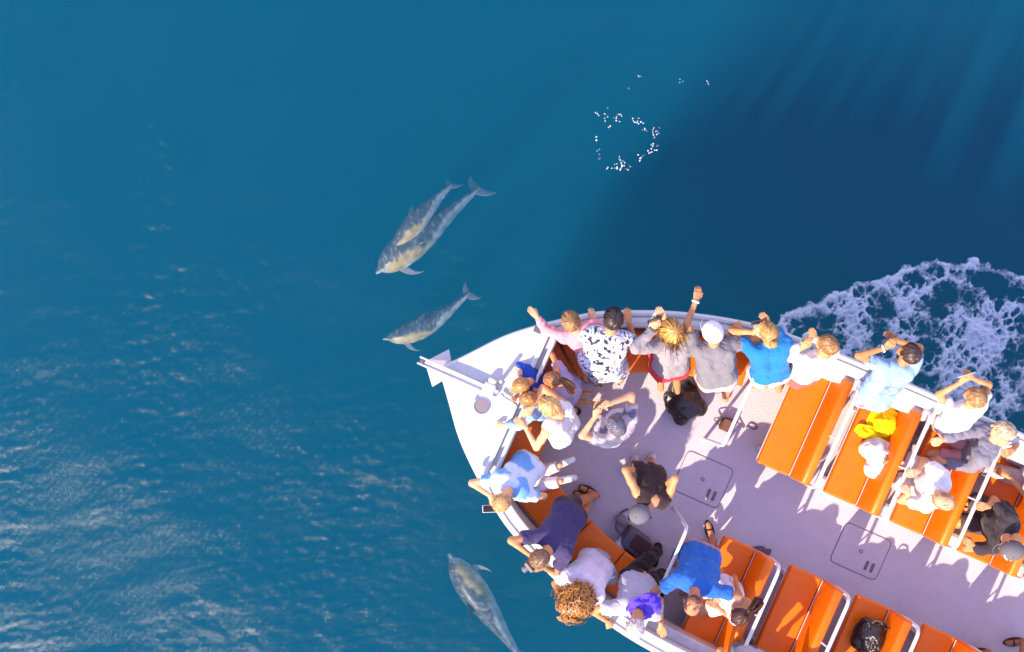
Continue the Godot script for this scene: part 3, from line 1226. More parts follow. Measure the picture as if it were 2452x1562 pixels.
	# footwear soles and straps
	if s.get("sandals", false):
		for side in 2:
			var toe: Vector3 = foot_dir(s, side, face, knees[side], ankles[side])
			var a: Vector3 = ankles[side] + Vector3(0, -0.073 * k, 0) - base
			var sandal := obj("sandal", slab(sole_outline(k), -0.004, 0.012, 0.004), cloth_plain(s.get("sandal_color", Color(0.02, 0.015, 0.012))), node)
			sandal.transform = Transform3D(Basis(Vector3(toe.x, 0, toe.z).normalized(), Vector3.UP, Vector3(toe.x, 0, toe.z).normalized().cross(Vector3.UP)), a + toe * 0.055 * k)
			var strap := obj("strap", tube([Vector3(0.02, 0.01, -0.045 * k), Vector3(0.035, 0.062 * k, -0.02 * k), Vector3(0.035, 0.062 * k, 0.02 * k), Vector3(0.02, 0.01, 0.045 * k)], 0.009, 6), cloth_plain(s.get("sandal_color", Color(0.02, 0.015, 0.012))), sandal)
			strap.name = "strap"
	if s.has("watch"):
		var side: int = s.watch
		var at: Vector3 = wrists[side].lerp(elbows[side], 0.06)
		var d: Vector3 = (wrists[side] - elbows[side]).normalized()
		var u := d.cross(Vector3(0.3, 0.9, 0.2)).normalized()
		var w := d.cross(u)
		var loop := []
		for q in 15: loop.append(at - base + (u * cos(TAU * q / 14.0) + w * sin(TAU * q / 14.0)) * 0.031 * k)
		obj("watch_strap", tube(loop, 0.0115, 6), cloth_plain(Color(0.74, 0.74, 0.76)), node)
	# hair and hats
	if s.has("hair"):
		var fall: Vector3 = s.get("fall", (Vector3.DOWN * 0.5 - gaze * 0.4 - spine * 0.6)).normalized()
		var hm := hair_mesh(s.hair[0], s.hair[1], hb.inverse() * fall, hash(s.label) % 1000)
		var hair := obj("hair", hm, M.hair, node)
		hair.transform = Transform3D(hb * hs * s.get("hair_size", 1.0), head - base)
	if s.has("cap"):
		var cap := obj("cap", cap_dome(), cloth_plain(s.cap), node)
		cap.transform = Transform3D(hb * hs, head - base)
		obj("brim", cap_brim(s.get("brim", "front")), cloth_plain(s.get("brim_color", s.cap)), cap)
		if s.has("badge"):
			obj("badge", tube([Vector3(-0.035, 0.118, -0.055), Vector3(0.0, 0.123, -0.062), Vector3(0.035, 0.118, -0.055)], 0.008, 6), M.rail, cap)
			obj("badge", rounded_box(Vector3(0.022, 0.01, 0.022), 0.004), M.rail, cap).position = Vector3(-0.062, 0.10, -0.03)
		obj("button", rounded_box(Vector3(0.014, 0.008, 0.014), 0.0035), cloth_plain(s.cap * 0.7), cap).position = Vector3(0, 0.139, 0.015)
	return node


func foot_dir(s: Dictionary, side: int, face: Vector3, knee: Vector3, ankle: Vector3) -> Vector3:
	if s.has("kneel"): return ((ankle - knee).normalized() * 0.8 + Vector3(0, -0.1, 0)).normalized()
	if s.has("toes"):
		var t: Vector2 = s.toes[side]
		return Vector3(t.x, 0, t.y).normalized()
	return face


func cloth_plain(linear: Color) -> StandardMaterial3D:
	var key := "plain %s" % linear.to_html()
	if not M.has(key): mat(key, linear, 0.75, 0.35)
	return M[key]


func sole_outline(k: float) -> PackedVector2Array:
	var out := PackedVector2Array()
	for i in 22:
		var a := TAU * i / 22.0
		var x := cos(a) * 0.135
		out.append(Vector2(x, sin(a) * (0.045 + 0.010 * cos(a) - 0.006 * cos(2.0 * a))) * k)
	return out


func torso_bones(pelvis: Vector3, chest: Vector3, neck: Vector3, right: Vector3, front: Vector3, shoulders: Array, k: float, fat: float, grow: float, narrow := false) -> void:
	field_bone(pelvis - right * 0.075 * k, pelvis + right * 0.075 * k, 0.105 * k * fat + grow, 0.105 * k * fat + grow, 0.04)
	for sg in [-1.0, 1.0]:
		var low: Vector3 = pelvis + right * sg * 0.06 * k * fat
		var mid: Vector3 = pelvis.lerp(chest, 0.55) + right * sg * 0.07 * k * fat
		var top: Vector3 = chest + right * sg * 0.095 * k - (neck - chest) * 0.6
		field_bone(low, mid, 0.1 * k * fat + grow, 0.093 * k * fat + grow, 0.05)
		field_bone(mid, top, 0.093 * k * fat + grow, 0.09 * k + grow, 0.05)
		if not narrow:
			var sh: Vector3 = shoulders[0 if sg < 0.0 else 1]
			field_bone(chest, sh, 0.07 * k + grow, 0.05 * k + grow, 0.04)
		else:
			field_bone(chest + right * sg * 0.09 * k, chest + right * sg * 0.1 * k + (neck - chest) * 0.5, 0.062 * k + grow, 0.05 * k + grow, 0.03)
	if fat > 1.05:
		field_bone(pelvis.lerp(chest, 0.3) + front * 0.05 * k, pelvis.lerp(chest, 0.5) + front * 0.05 * k, 0.11 * k * fat + grow, 0.105 * k * fat + grow, 0.06)


# ---------------------------------------------------------------- hair

func hair_cover(d: Vector3) -> float:
	# 1 where hair grows on the skull, 0 on the face and under the nape
	var faceward := smoothstep(0.25, 0.55, -d.z) * (1.0 - smoothstep(0.35, 0.6, d.y))
	var under := 1.0 - smoothstep(-0.62, -0.38, d.y)
	return clampf(1.0 - faceward - under, 0.0, 1.0)


func hair_mesh(style: String, base: Color, fall: Vector3, seed_: int) -> ArrayMesh:
	var r := RandomNumberGenerator.new()
	r.seed = seed_
	var v := PackedVector3Array()
	var n := PackedVector3Array()
	var idx := PackedInt32Array()
	var col := PackedColorArray()
	var centre := Vector3(0, 0.03, 0.006)
	var radii := Vector3(0.087, 0.092, 0.108)
	var puff := {"short": 1.05, "long": 1.07, "bun": 1.04, "pony": 1.045, "curly": 1.18, "thin": 1.015, "bob": 1.08}[style] as float
	var lumps := 0.10 if style == "curly" else 0.05
	var nu := 26
	var nv := 15
	for j in nv + 1:
		for i in nu:
			var a := TAU * i / nu
			var b := PI * j / nv
			var d := Vector3(sin(b) * cos(a), cos(b), sin(b) * sin(a))
			var cover := hair_cover(d)
			if style == "thin": cover *= 1.0 - smoothstep(0.55, 0.8, d.y) * (1.0 - smoothstep(0.0, 0.5, d.z))
			var m := lerpf(0.84, puff + lumps * blotch.get_noise_3dv(d * 0.35 + Vector3.ONE * seed_), cover)
			v.append(centre + d * radii * m)
			n.append((d / radii).normalized())
			col.append(Color(base * (0.72 + 0.2 * r.randf()), 1.0))
	for j in nv:
		for i in nu:
			var a := j * nu + i
			var b := j * nu + (i + 1) % nu
			idx.append_array(PackedInt32Array([a, a + nu, b, b, a + nu, b + nu]))
	var crown := Vector3(0.15, 0.8, 0.55).normalized()
	var count := {"short": 700, "long": 700, "bun": 600, "pony": 600, "curly": 1700, "thin": 420, "bob": 700}[style] as int
	var length := {"short": 0.055, "long": 0.36, "bun": 0.1, "pony": 0.11, "curly": 0.17, "thin": 0.045, "bob": 0.17}[style] as float
	for q in count:
		var d := Vector3(r.randfn(), r.randfn(), r.randfn()).normalized()
		var cover := hair_cover(d)
		if style == "thin": cover *= 1.0 - smoothstep(0.5, 0.75, d.y) * (1.0 - smoothstep(0.0, 0.5, d.z))
		if cover < 0.55: continue
		var p := centre + d * radii * (puff * 0.985)
		var flow := (d - crown)
		if style == "pony" or style == "bun": flow = (Vector3(0, 0.3, 1.0) - d)
		if style == "curly": flow = Vector3(r.randfn(), r.randfn(), r.randfn())
		flow = (flow - d * flow.dot(d)).normalized()
		flow = (flow + Vector3(r.randfn(), r.randfn(), r.randfn()) * 0.18).normalized()
		var curl_lift := r.randf_range(1.05, 1.62) * (1.0 + 0.45 * blotch.get_noise_3dv(d * 0.12 + Vector3.ONE * 3.0))
		var steps := 5 if length < 0.15 else 9
		var step := length * r.randf_range(0.7, 1.15) / steps
		var path := PackedVector3Array([p])
		var norms := PackedVector3Array([d])
		var dir := flow
		for k in steps:
			p += dir * step
			var rel := (p - centre) / radii
			var rl := rel.length()
			var nd := (rel / radii).normalized()
			var lift := puff + 0.015 if style != "curly" else curl_lift
			if style == "long" or style == "bob":
				var freed := smoothstep(0.06, 0.18, step * k)
				dir = (dir + fall * (0.15 + 0.5 * freed) + Vector3(r.randfn(), r.randfn(), r.randfn()) * 0.05).normalized()
				if rl < lift * 1.35 and (style == "bob" or freed < 0.6): dir = (dir - nd * maxf(dir.dot(nd), 0.0) * 1.1 - nd * 0.08 * freed).normalized()
			elif style == "curly":
				dir = (dir.rotated(nd, 1.0) - nd * dir.dot(nd)).normalized()
			else:
				dir = (dir - nd * dir.dot(nd) * 0.8).normalized()
			if rl < lift: p = centre + rel / rl * lift * radii
			elif style in ["short", "thin", "pony", "bun", "curly"] and rl > lift: p = p.lerp(centre + rel / rl * lift * radii, 0.7)
			path.append(p)
			norms.append(nd)
		add_lock(v, n, idx, col, path, norms, r.randf_range(0.003, 0.0075) * (0.6 if style == "curly" else 1.0), base * r.randf_range(0.5, 1.6), r)
	# a tail or a knot
	if style == "pony" or style == "bun":
		var root := centre + Vector3(0, 0.03, 1.0).normalized() * 0.112
		for q in (150 if style == "pony" else 170):
			var p := root + Vector3(r.randfn(), r.randfn(), r.randfn()) * 0.012
			var path := PackedVector3Array([p])
			var norms := PackedVector3Array([Vector3(0, 0.3, 1)])
			var dir := (Vector3(0, 0.1, 0.9) + fall * 0.4 + Vector3(r.randfn(), r.randfn(), r.randfn()) * 0.25).normalized()
			if style == "bun": dir = Vector3(r.randfn(), r.randfn(), r.randfn()).normalized()
			var side := Vector3(r.randfn(), r.randfn(), r.randfn())
			for k in 7:
				if style == "pony":
					p += dir * 0.03
					dir = (dir + fall * 0.35 + Vector3(r.randfn(), r.randfn(), r.randfn()) * 0.06).normalized()
					side = side.normalized()
					norms.append((side - dir * side.dot(dir)).normalized())
				else:
					var c := root + Vector3(0, 0.01, 0.03)
					p += dir * 0.016
					var out := (p - c).normalized()
					p = c + out * 0.04
					dir = (dir - out * dir.dot(out)).normalized()
					norms.append(out)
				path.append(p)
			add_lock(v, n, idx, col, path, norms, r.randf_range(0.006, 0.010), base * r.randf_range(0.6, 1.4), r)
	return arrays_mesh(v, n, idx, col)


func add_lock(v: PackedVector3Array, n: PackedVector3Array, idx: PackedInt32Array, col: PackedColorArray, path: PackedVector3Array, norms: PackedVector3Array, width: float, color: Color, r: RandomNumberGenerator) -> void:
	# one flat lock of hair, narrowing to its tip
	var first := v.size()
	var roll := r.randf_range(-0.5, 0.5)
	var m := path.size()
	for k in m:
		var t := (path[mini(k + 1, m - 1)] - path[maxi(k - 1, 0)]).normalized()
		var nn := norms[k].rotated(t, roll) if t.length() > 0.5 else norms[k]
		var side := t.cross(nn).normalized() * width * (1.0 - 0.75 * pow(float(k) / (m - 1), 2.0))
		for sgn in [-1.0, 1.0]:
			v.append(path[k] + side * sgn)
			n.append(nn)
			col.append(Color(color, 1.0))
	for k in m - 1:
		var a := first + k * 2
		idx.append_array(PackedInt32Array([a, a + 2, a + 1, a + 1, a + 2, a + 3]))


func cap_dome() -> ArrayMesh:
	if M.has("cap_dome"): return M.cap_dome
	var v := PackedVector3Array()
	var idx := PackedInt32Array()
	var nu := 24
	var nv := 9
	for j in nv + 1:
		for i in nu:
			var a := TAU * i / nu
			var b := PI * 0.53 * j / nv
			var seam := 1.0 + 0.006 * absf(sin(a * 3.0))
			v.append(Vector3(sin(b) * cos(a) * 0.103 * seam, 0.03 + cos(b) * 0.108, 0.008 + sin(b) * sin(a) * 0.122 * seam))
	for j in nv:
		for i in nu:
			var a := j * nu + i
			var b := j * nu + (i + 1) % nu
			idx.append_array(PackedInt32Array([a, a + nu, b, b, a + nu, b + nu]))
	M.cap_dome = smooth_mesh(v, idx)
	return M.cap_dome


func cap_brim(kind: String) -> ArrayMesh:
	var out := PackedVector2Array()
	for i in 15:
		var a := PI * i / 14.0
		out.append(Vector2(cos(a) * 0.094, -0.055 - sin(a) * 0.125))
	for i in 13:
		var a := PI * (1.0 - i / 12.0)
		out.append(Vector2(cos(a) * 0.092, -0.045 - sin(a) * 0.062))
	var m := slab(out, 0.014, 0.022, 0.003)
	return m


# ---------------------------------------------------------------- foam

const BUBBLES := [[1.05, -2.59, 2.0], [1.14, -2.59, 1.3], [1.16, -2.54, 2.0], [1.16, -2.67, 0.8], [1.19, -2.43, 1.5], [1.28, -2.52, 2.0], [1.29, -2.57, 1.6], [1.33, -2.57, 1.5], [1.24, -2.54, 0.7], [1.47, -2.49, 2.0], [1.53, -2.49, 1.8], [1.57, -2.48, 1.7], [1.54, -2.53, 0.8], [1.62, -2.40, 1.5], [1.63, -2.38, 1.2], [1.72, -2.41, 1.2], [1.71, -2.37, 1.1], [1.75, -2.38, 1.8], [1.73, -2.34, 1.3], [1.78, -2.34, 1.6], [1.74, -2.31, 1.0], [1.80, -2.42, 0.7], [1.72, -2.23, 2.1], [1.72, -2.19, 1.3], [1.69, -2.15, 1.8], [1.76, -2.14, 1.6], [1.68, -2.11, 1.6], [1.78, -2.20, 0.8], [1.57, -2.06, 2.1], [1.55, -2.05, 1.8], [1.61, -2.08, 1.0], [1.01, -2.28, 2.4], [1.07, -2.05, 1.0], [1.04, -2.14, 0.8], [1.07, -2.16, 0.8], [1.17, -1.93, 1.4], [1.22, -1.93, 1.0], [1.27, -1.98, 1.4], [1.29, -1.95, 2.0], [1.31, -1.93, 2.6], [1.33, -1.94, 2.2], [1.36, -2.00, 1.5], [1.36, -1.98, 1.5], [1.33, -2.00, 1.2], [1.31, -2.05, 1.3], [1.32, -2.03, 1.0], [1.42, -1.92, 1.4], [1.44, -1.95, 1.0], [1.55, -3.05, 1.4], [2.06, -2.98, 1.7], [2.39, -2.98, 1.3], [1.43, -2.90, 0.8], [1.07, -2.10, 0.7]]
const WASH_EDGE := [Vector3(3.174, 0, -0.01), Vector3(3.356, 0, -0.156), Vector3(3.616, 0, -0.286), Vector3(3.927, 0, -0.4), Vector3(4.187, 0, -0.53), Vector3(4.447, 0, -0.618), Vector3(4.706, 0, -0.66), Vector3(4.966, 0, -0.784), Vector3(5.278, 0, -0.831), Vector3(5.642, 0, -0.8), Vector3(6.005, 0, -0.701), Vector3(6.369, 0, -0.582), Vector3(7.771, 0, -0.036), Vector3(9.33, 0, 0.691)]


func wash_edge(x: float) -> float:
	for i in WASH_EDGE.size() - 1:
		if x <= WASH_EDGE[i + 1].x:
			return lerpf(WASH_EDGE[i].z, WASH_EDGE[i + 1].z, clampf((x - WASH_EDGE[i].x) / (WASH_EDGE[i + 1].x - WASH_EDGE[i].x), 0.0, 1.0))
	return WASH_EDGE[-1].z


func make_foam() -> void:
	var web := noise(71, 3.1, 1, FastNoiseLite.TYPE_CELLULAR)
	web.cellular_return_type = FastNoiseLite.RETURN_DISTANCE2_SUB
	web.cellular_jitter = 1.0
	web.domain_warp_enabled = true
	web.domain_warp_amplitude = 0.22
	web.domain_warp_frequency = 2.6
	web.domain_warp_fractal_octaves = 4
	var fine: FastNoiseLite = web.duplicate()
	fine.seed = 72
	fine.frequency = 8.0
	fine.domain_warp_amplitude = 0.1
	fine.domain_warp_frequency = 6.0
	var mesh_web: FastNoiseLite = fine.duplicate()
	mesh_web.seed = 75
	mesh_web.frequency = 15.0
	mesh_web.domain_warp_amplitude = 0.06
	mesh_web.domain_warp_frequency = 9.0
	var thick := noise(73, 1.1, 3)
	var speck := noise(74, 22.0, 3)
	var cell := 0.0125
	var x0 := 2.98
	var x1 := 7.8
	var z0 := -0.92
	var z1 := 2.6
	var nx := int((x1 - x0) / cell)
	var nz := int((z1 - z0) / cell)
	var v := PackedVector3Array()
	var idx := PackedInt32Array()
	var col := PackedColorArray()
	var seen := PackedInt32Array()
	seen.resize(nx * nz)
	seen.fill(-1)
	var boat_at := Vector2(-0.7206, 0.4526)
	for j in nz:
		for i in nx:
			var x := x0 + i * cell
			var z := z0 + j * cell
			var wob := 0.10 * thick.get_noise_2d(x * 2.3 + 9.0, z * 2.3) + 0.05 * speck.get_noise_2d(x * 0.3, z * 0.3)
			var inside := z - wash_edge(x) + wob
			if inside < -0.03: continue
			# nothing under the hull
			var rel := Vector2(x, z) - boat_at
			var bx := rel.x * 0.91443 + rel.y * 0.40475
			var bz := -rel.x * 0.40475 + rel.y * 0.91443
			if bz > -half_breadth(bx) * 0.73: continue
			var a := 1.0 - smoothstep(0.0, 0.30, web.get_noise_2d(x, z) + 1.0)
			var b := 1.0 - smoothstep(0.0, 0.42, fine.get_noise_2d(x, z) + 1.0)
			var c3 := 1.0 - smoothstep(0.0, 0.5, mesh_web.get_noise_2d(x, z) + 1.0)
			var dens := thick.get_noise_2d(x, z) - 0.07
			var rim := exp(-pow((inside - 0.06) / 0.05, 2.0))
			var hull := smoothstep(0.9, 0.1, -half_breadth(bx) * 0.75 - bz)
			var val := a * (0.62 + 0.9 * dens) + b * (0.46 + 1.0 * dens) + c3 * (0.20 + 0.5 * dens) + rim * 0.55 + hull * 0.12 + 0.5 * maxf(dens - 0.12, 0.0) + 0.30 * speck.get_noise_2d(x, z) - 0.10
			val *= smoothstep(-0.03, 0.03, inside)
			if val < 0.06: continue
			seen[j * nx + i] = v.size()
			v.append(Vector3(x, wave_height(x, z) + 0.012 + 0.03 * maxf(val - 0.2, 0.0) + 0.008 * speck.get_noise_2d(x * 1.7, z * 1.7), z))
			col.append(Color(1, 1, 1, 0.85 * smoothstep(0.06, 0.80, val)))
	for j in nz - 1:
		for i in nx - 1:
			var a := seen[j * nx + i]
			var b := seen[j * nx + i + 1]
			var c := seen[(j + 1) * nx + i]
			var d := seen[(j + 1) * nx + i + 1]
			if a >= 0 and b >= 0 and c >= 0: idx.append_array(PackedInt32Array([a, b, c]))
			if b >= 0 and c >= 0 and d >= 0: idx.append_array(PackedInt32Array([b, d, c]))
	var wash := obj("bow_wave_foam", smooth_mesh(v, idx, col), M.foam)
	tag(wash, "lacy white foam of the bow wave beside the hull", "foam", "", "stuff")
	# bubbles left floating in a ring where a dolphin dived
	var bv := PackedVector3Array()
	var bi := PackedInt32Array()
	var ball := SphereMesh.new()
	ball.radius = 1.0
	ball.height = 2.0
	ball.radial_segments = 10
	ball.rings = 5
	var arr := ball.get_mesh_arrays()
	for q in BUBBLES:
		for part in 3:
			var p := Vector3(q[0] + rng.randfn() * 0.008 * q[2], 0, q[1] + rng.randfn() * 0.008 * q[2])
			p.y = wave_height(p.x, p.z) + 0.001
			var r: float = 0.0044 * q[2] * rng.randf_range(0.55, 1.1)
			append_part(bv, bi, arr[Mesh.ARRAY_VERTEX], arr[Mesh.ARRAY_INDEX], Transform3D(Basis.from_scale(Vector3(r, r * 0.5, r)), p))
	var ring := obj("foam_bubbles", smooth_mesh(bv, bi), M.bubble)
	tag(ring, "loose ring of white bubbles floating on open blue water", "foam", "", "stuff")


# ---------------------------------------------------------------- dolphins

func make_dolphins() -> void:
	make_foam()
	dolphin("common dolphin with raised dorsal fin swimming against its larger companion", Vector3(-1.709, -1.8, -0.974), Vector3(-1.306, -1.78, -1.503), Vector3(-0.833, -1.94, -2.022), Vector3(-0.62, 0.72, -0.4), 0.96)
	dolphin("pale common dolphin with yellow flank swimming close beside its companion", Vector3(-1.928, -1.92, -0.753), Vector3(-1.32, -1.92, -1.247), Vector3(-0.438, -2.25, -2.03), Vector3(-0.42, 0.86, -0.3), 1.0)
	dolphin("lone dolphin just off the anchor at the boat's bow", Vector3(-1.858, -2.12, 0.183), Vector3(-1.235, -2.12, -0.018), Vector3(-0.588, -2.16, -0.497), Vector3(-0.35, 0.85, -0.5), 1.0)
	dolphin("lone dolphin heading past the rail below the curly-haired passenger", Vector3(-0.903, -1.9, 3.225), Vector3(-0.457, -1.9, 3.869), Vector3(0.145, -1.94, 4.737), Vector3(-0.62, 0.74, 0.3), 1.0)


func dolphin(label: String, beak: Vector3, mid: Vector3, tail: Vector3, dorsal: Vector3, plump: float) -> void:
	var node := thing("dolphin", label, "dolphin", mid, 0.0, "dolphins swimming by the bow")
	var ctrl := mid * 2.0 - (beak + tail) * 0.5
	var length := (beak - mid).length() + (mid - tail).length()
	var prof := [[0.0, 0.009], [0.03, 0.013], [0.062, 0.017], [0.085, 0.030], [0.11, 0.043], [0.15, 0.056], [0.22, 0.071], [0.32, 0.083], [0.42, 0.086], [0.52, 0.080], [0.62, 0.066], [0.72, 0.049], [0.82, 0.032], [0.9, 0.021], [0.955, 0.015], [0.985, 0.008]]
	var v := PackedVector3Array()
	var idx := PackedInt32Array()
	var col := PackedColorArray()
	var sides := 28
	var rings := 64
	var d0 := dorsal.normalized()
	var spots := []
	for i in rings + 1:
		var t := 0.985 * i / rings
		var c := (beak - mid) * (1 - t) * (1 - t) + (ctrl - mid) * 2 * t * (1 - t) + (tail - mid) * t * t
		var along := ((ctrl - beak) * (1 - t) + (tail - ctrl) * t).normalized()
		var up := (d0 - along * d0.dot(along)).normalized()
		var side := along.cross(up).normalized()
		var r := 0.0
		for k in prof.size() - 1:
			if t <= prof[k + 1][0]:
				r = lerpf(prof[k][1], prof[k + 1][1], smoothstep(0.0, 1.0, (t - prof[k][0]) / (prof[k + 1][0] - prof[k][0])) * 0.4 + 0.6 * (t - prof[k][0]) / (prof[k + 1][0] - prof[k][0]))
				break
		r *= length * plump * 1.32
		spots.append([c, along, up, side, r])
		var flat := 1.0 - 0.35 * smoothstep(0.6, 0.95, t)
		for s in sides:
			var a := TAU * s / sides
			var phi := absf(a if a < PI else TAU - a)
			v.append(c + (up * cos(a) * (1.0 + 0.25 * smoothstep(0.6, 0.9, t)) + side * sin(a) * flat) * r)
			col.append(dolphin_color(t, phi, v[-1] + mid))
	for i in rings:
		for s in sides:
			var a := i * sides + s
			var b := i * sides + (s + 1) % sides
			idx.append_array(PackedInt32Array([a, a + sides, b, b, a + sides, b + sides]))
	# fins: dorsal, two flippers, two tail flukes
	fin(v, idx, col, spots[31], spots[31][2], -1.0, 0.115 * length, 0.11 * length, 0.85, Color(0.075, 0.08, 0.095))
	for s in [-1.0, 1.0]:
		var at: Array = spots[16]
		fin(v, idx, col, at, (at[3] * s * 0.85 - at[2] * 0.55).normalized(), -1.0, 0.15 * length, 0.062 * length, 0.8, Color(0.24, 0.27, 0.27))
		var tip: Array = spots[rings - 1]
		fin(v, idx, col, tip, tip[3] * s, -1.0, 0.13 * length, 0.075 * length, 0.62, Color(0.16, 0.17, 0.19))
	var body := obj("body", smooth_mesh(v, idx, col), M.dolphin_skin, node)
	body.name = "body"
	for s in [-1.0, 1.0]:
		var at: Array = spots[8]
		var eye := obj("eye", M.eye_mesh, M.eye, node)
		eye.position = at[0] + (at[3] * s * 0.93 - at[2] * 0.2) * at[4]


func dolphin_color(t: float, phi: float, p: Vector3) -> Color:
	# dark cape, ochre patch on the forward flank, pale grey on the tail stock, white belly: the hourglass of the common dolphin
	var n := blotch.get_noise_3d(p.x * 0.6, p.y * 0.6, p.z * 0.6)
	var ph := phi + n * 0.25
	var cape := Color(0.10, 0.105, 0.12)
	var ochre := Color(0.62, 0.47, 0.20)
	var pale := Color(0.50, 0.55, 0.54)
	var white := Color(0.74, 0.74, 0.70)
	var dip := 0.75 + 0.65 * exp(-pow((t - 0.52) / 0.12, 2.0))
	var c := cape
	var flank := ochre.lerp(pale, smoothstep(0.46, 0.6, t + n * 0.06))
	if t < 0.13: flank = pale
	c = c.lerp(flank, smoothstep(dip - 0.10, dip + 0.16, ph))
	c = c.lerp(white, smoothstep(1.65, 1.95, ph))
	var caustic_net := 1.0 - smoothstep(0.0, 0.12, absf(folds.get_noise_3d(p.x * 2.2, p.y * 2.2, p.z * 2.2)))  # web of rippling sunlight through the water, painted into the skin colour
	c = c.lerp(Color(0.60, 0.65, 0.60), caustic_net * 0.4)
	return Color(c * (0.78 + 0.36 * n), 1.0)


func fin(v: PackedVector3Array, idx: PackedInt32Array, col: PackedColorArray, at: Array, out: Vector3, _back: float, span: float, chord: float, rake: float, color: Color) -> void:
	# a curved, swept-back blade that thins to its tip
	var aft: Vector3 = at[1]
	var thick: Vector3 = out.cross(aft).normalized()
	var first := v.size()
	var rows := 9
	var around := 10
	for i in rows + 1:
		var s := float(i) / rows
		var c: float = chord * (1.0 - pow(s, 1.7) * 0.88)
		var o: Vector3 = at[0] + out * (at[4] * 0.55 + span * sin(s * 1.35) / sin(1.35)) + aft * (rake * span * s * s * 0.9)
		for k in around:
			var a := TAU * k / around
			v.append(o + aft * cos(a) * c * 0.5 + thick * sin(a) * c * 0.085 * (1.0 - 0.6 * s))
			col.append(Color(color * (0.85 + 0.3 * rng.randf()), 1.0))
	for i in rows:
		for k in around:
			var a := first + i * around + k
			var b := first + i * around + (k + 1) % around
			idx.append_array(PackedInt32Array([a, a + around, b, b, a + around, b + around]))
	var tip := v.size()
	var sum := Vector3.ZERO
	for k in around: sum += v[first + rows * around + k]
	v.append(sum / around)
	col.append(Color(color, 1.0))
	for k in around:
		idx.append_array(PackedInt32Array([tip, first + rows * around + (k + 1) % around, first + rows * around + k]))


# ---------------------------------------------------------------- who is aboard

const FAIR := Color(0.70, 0.37, 0.20)
const TAN := Color(0.60, 0.27, 0.115)
const BROWN := Color(0.34, 0.15, 0.075)
const BLOND := Color(0.50, 0.30, 0.10)
const LIGHT_BROWN := Color(0.30, 0.15, 0.055)
const DARK := Color(0.035, 0.02, 0.016)
const BOWWARD := Vector2(-0.914, -0.405)


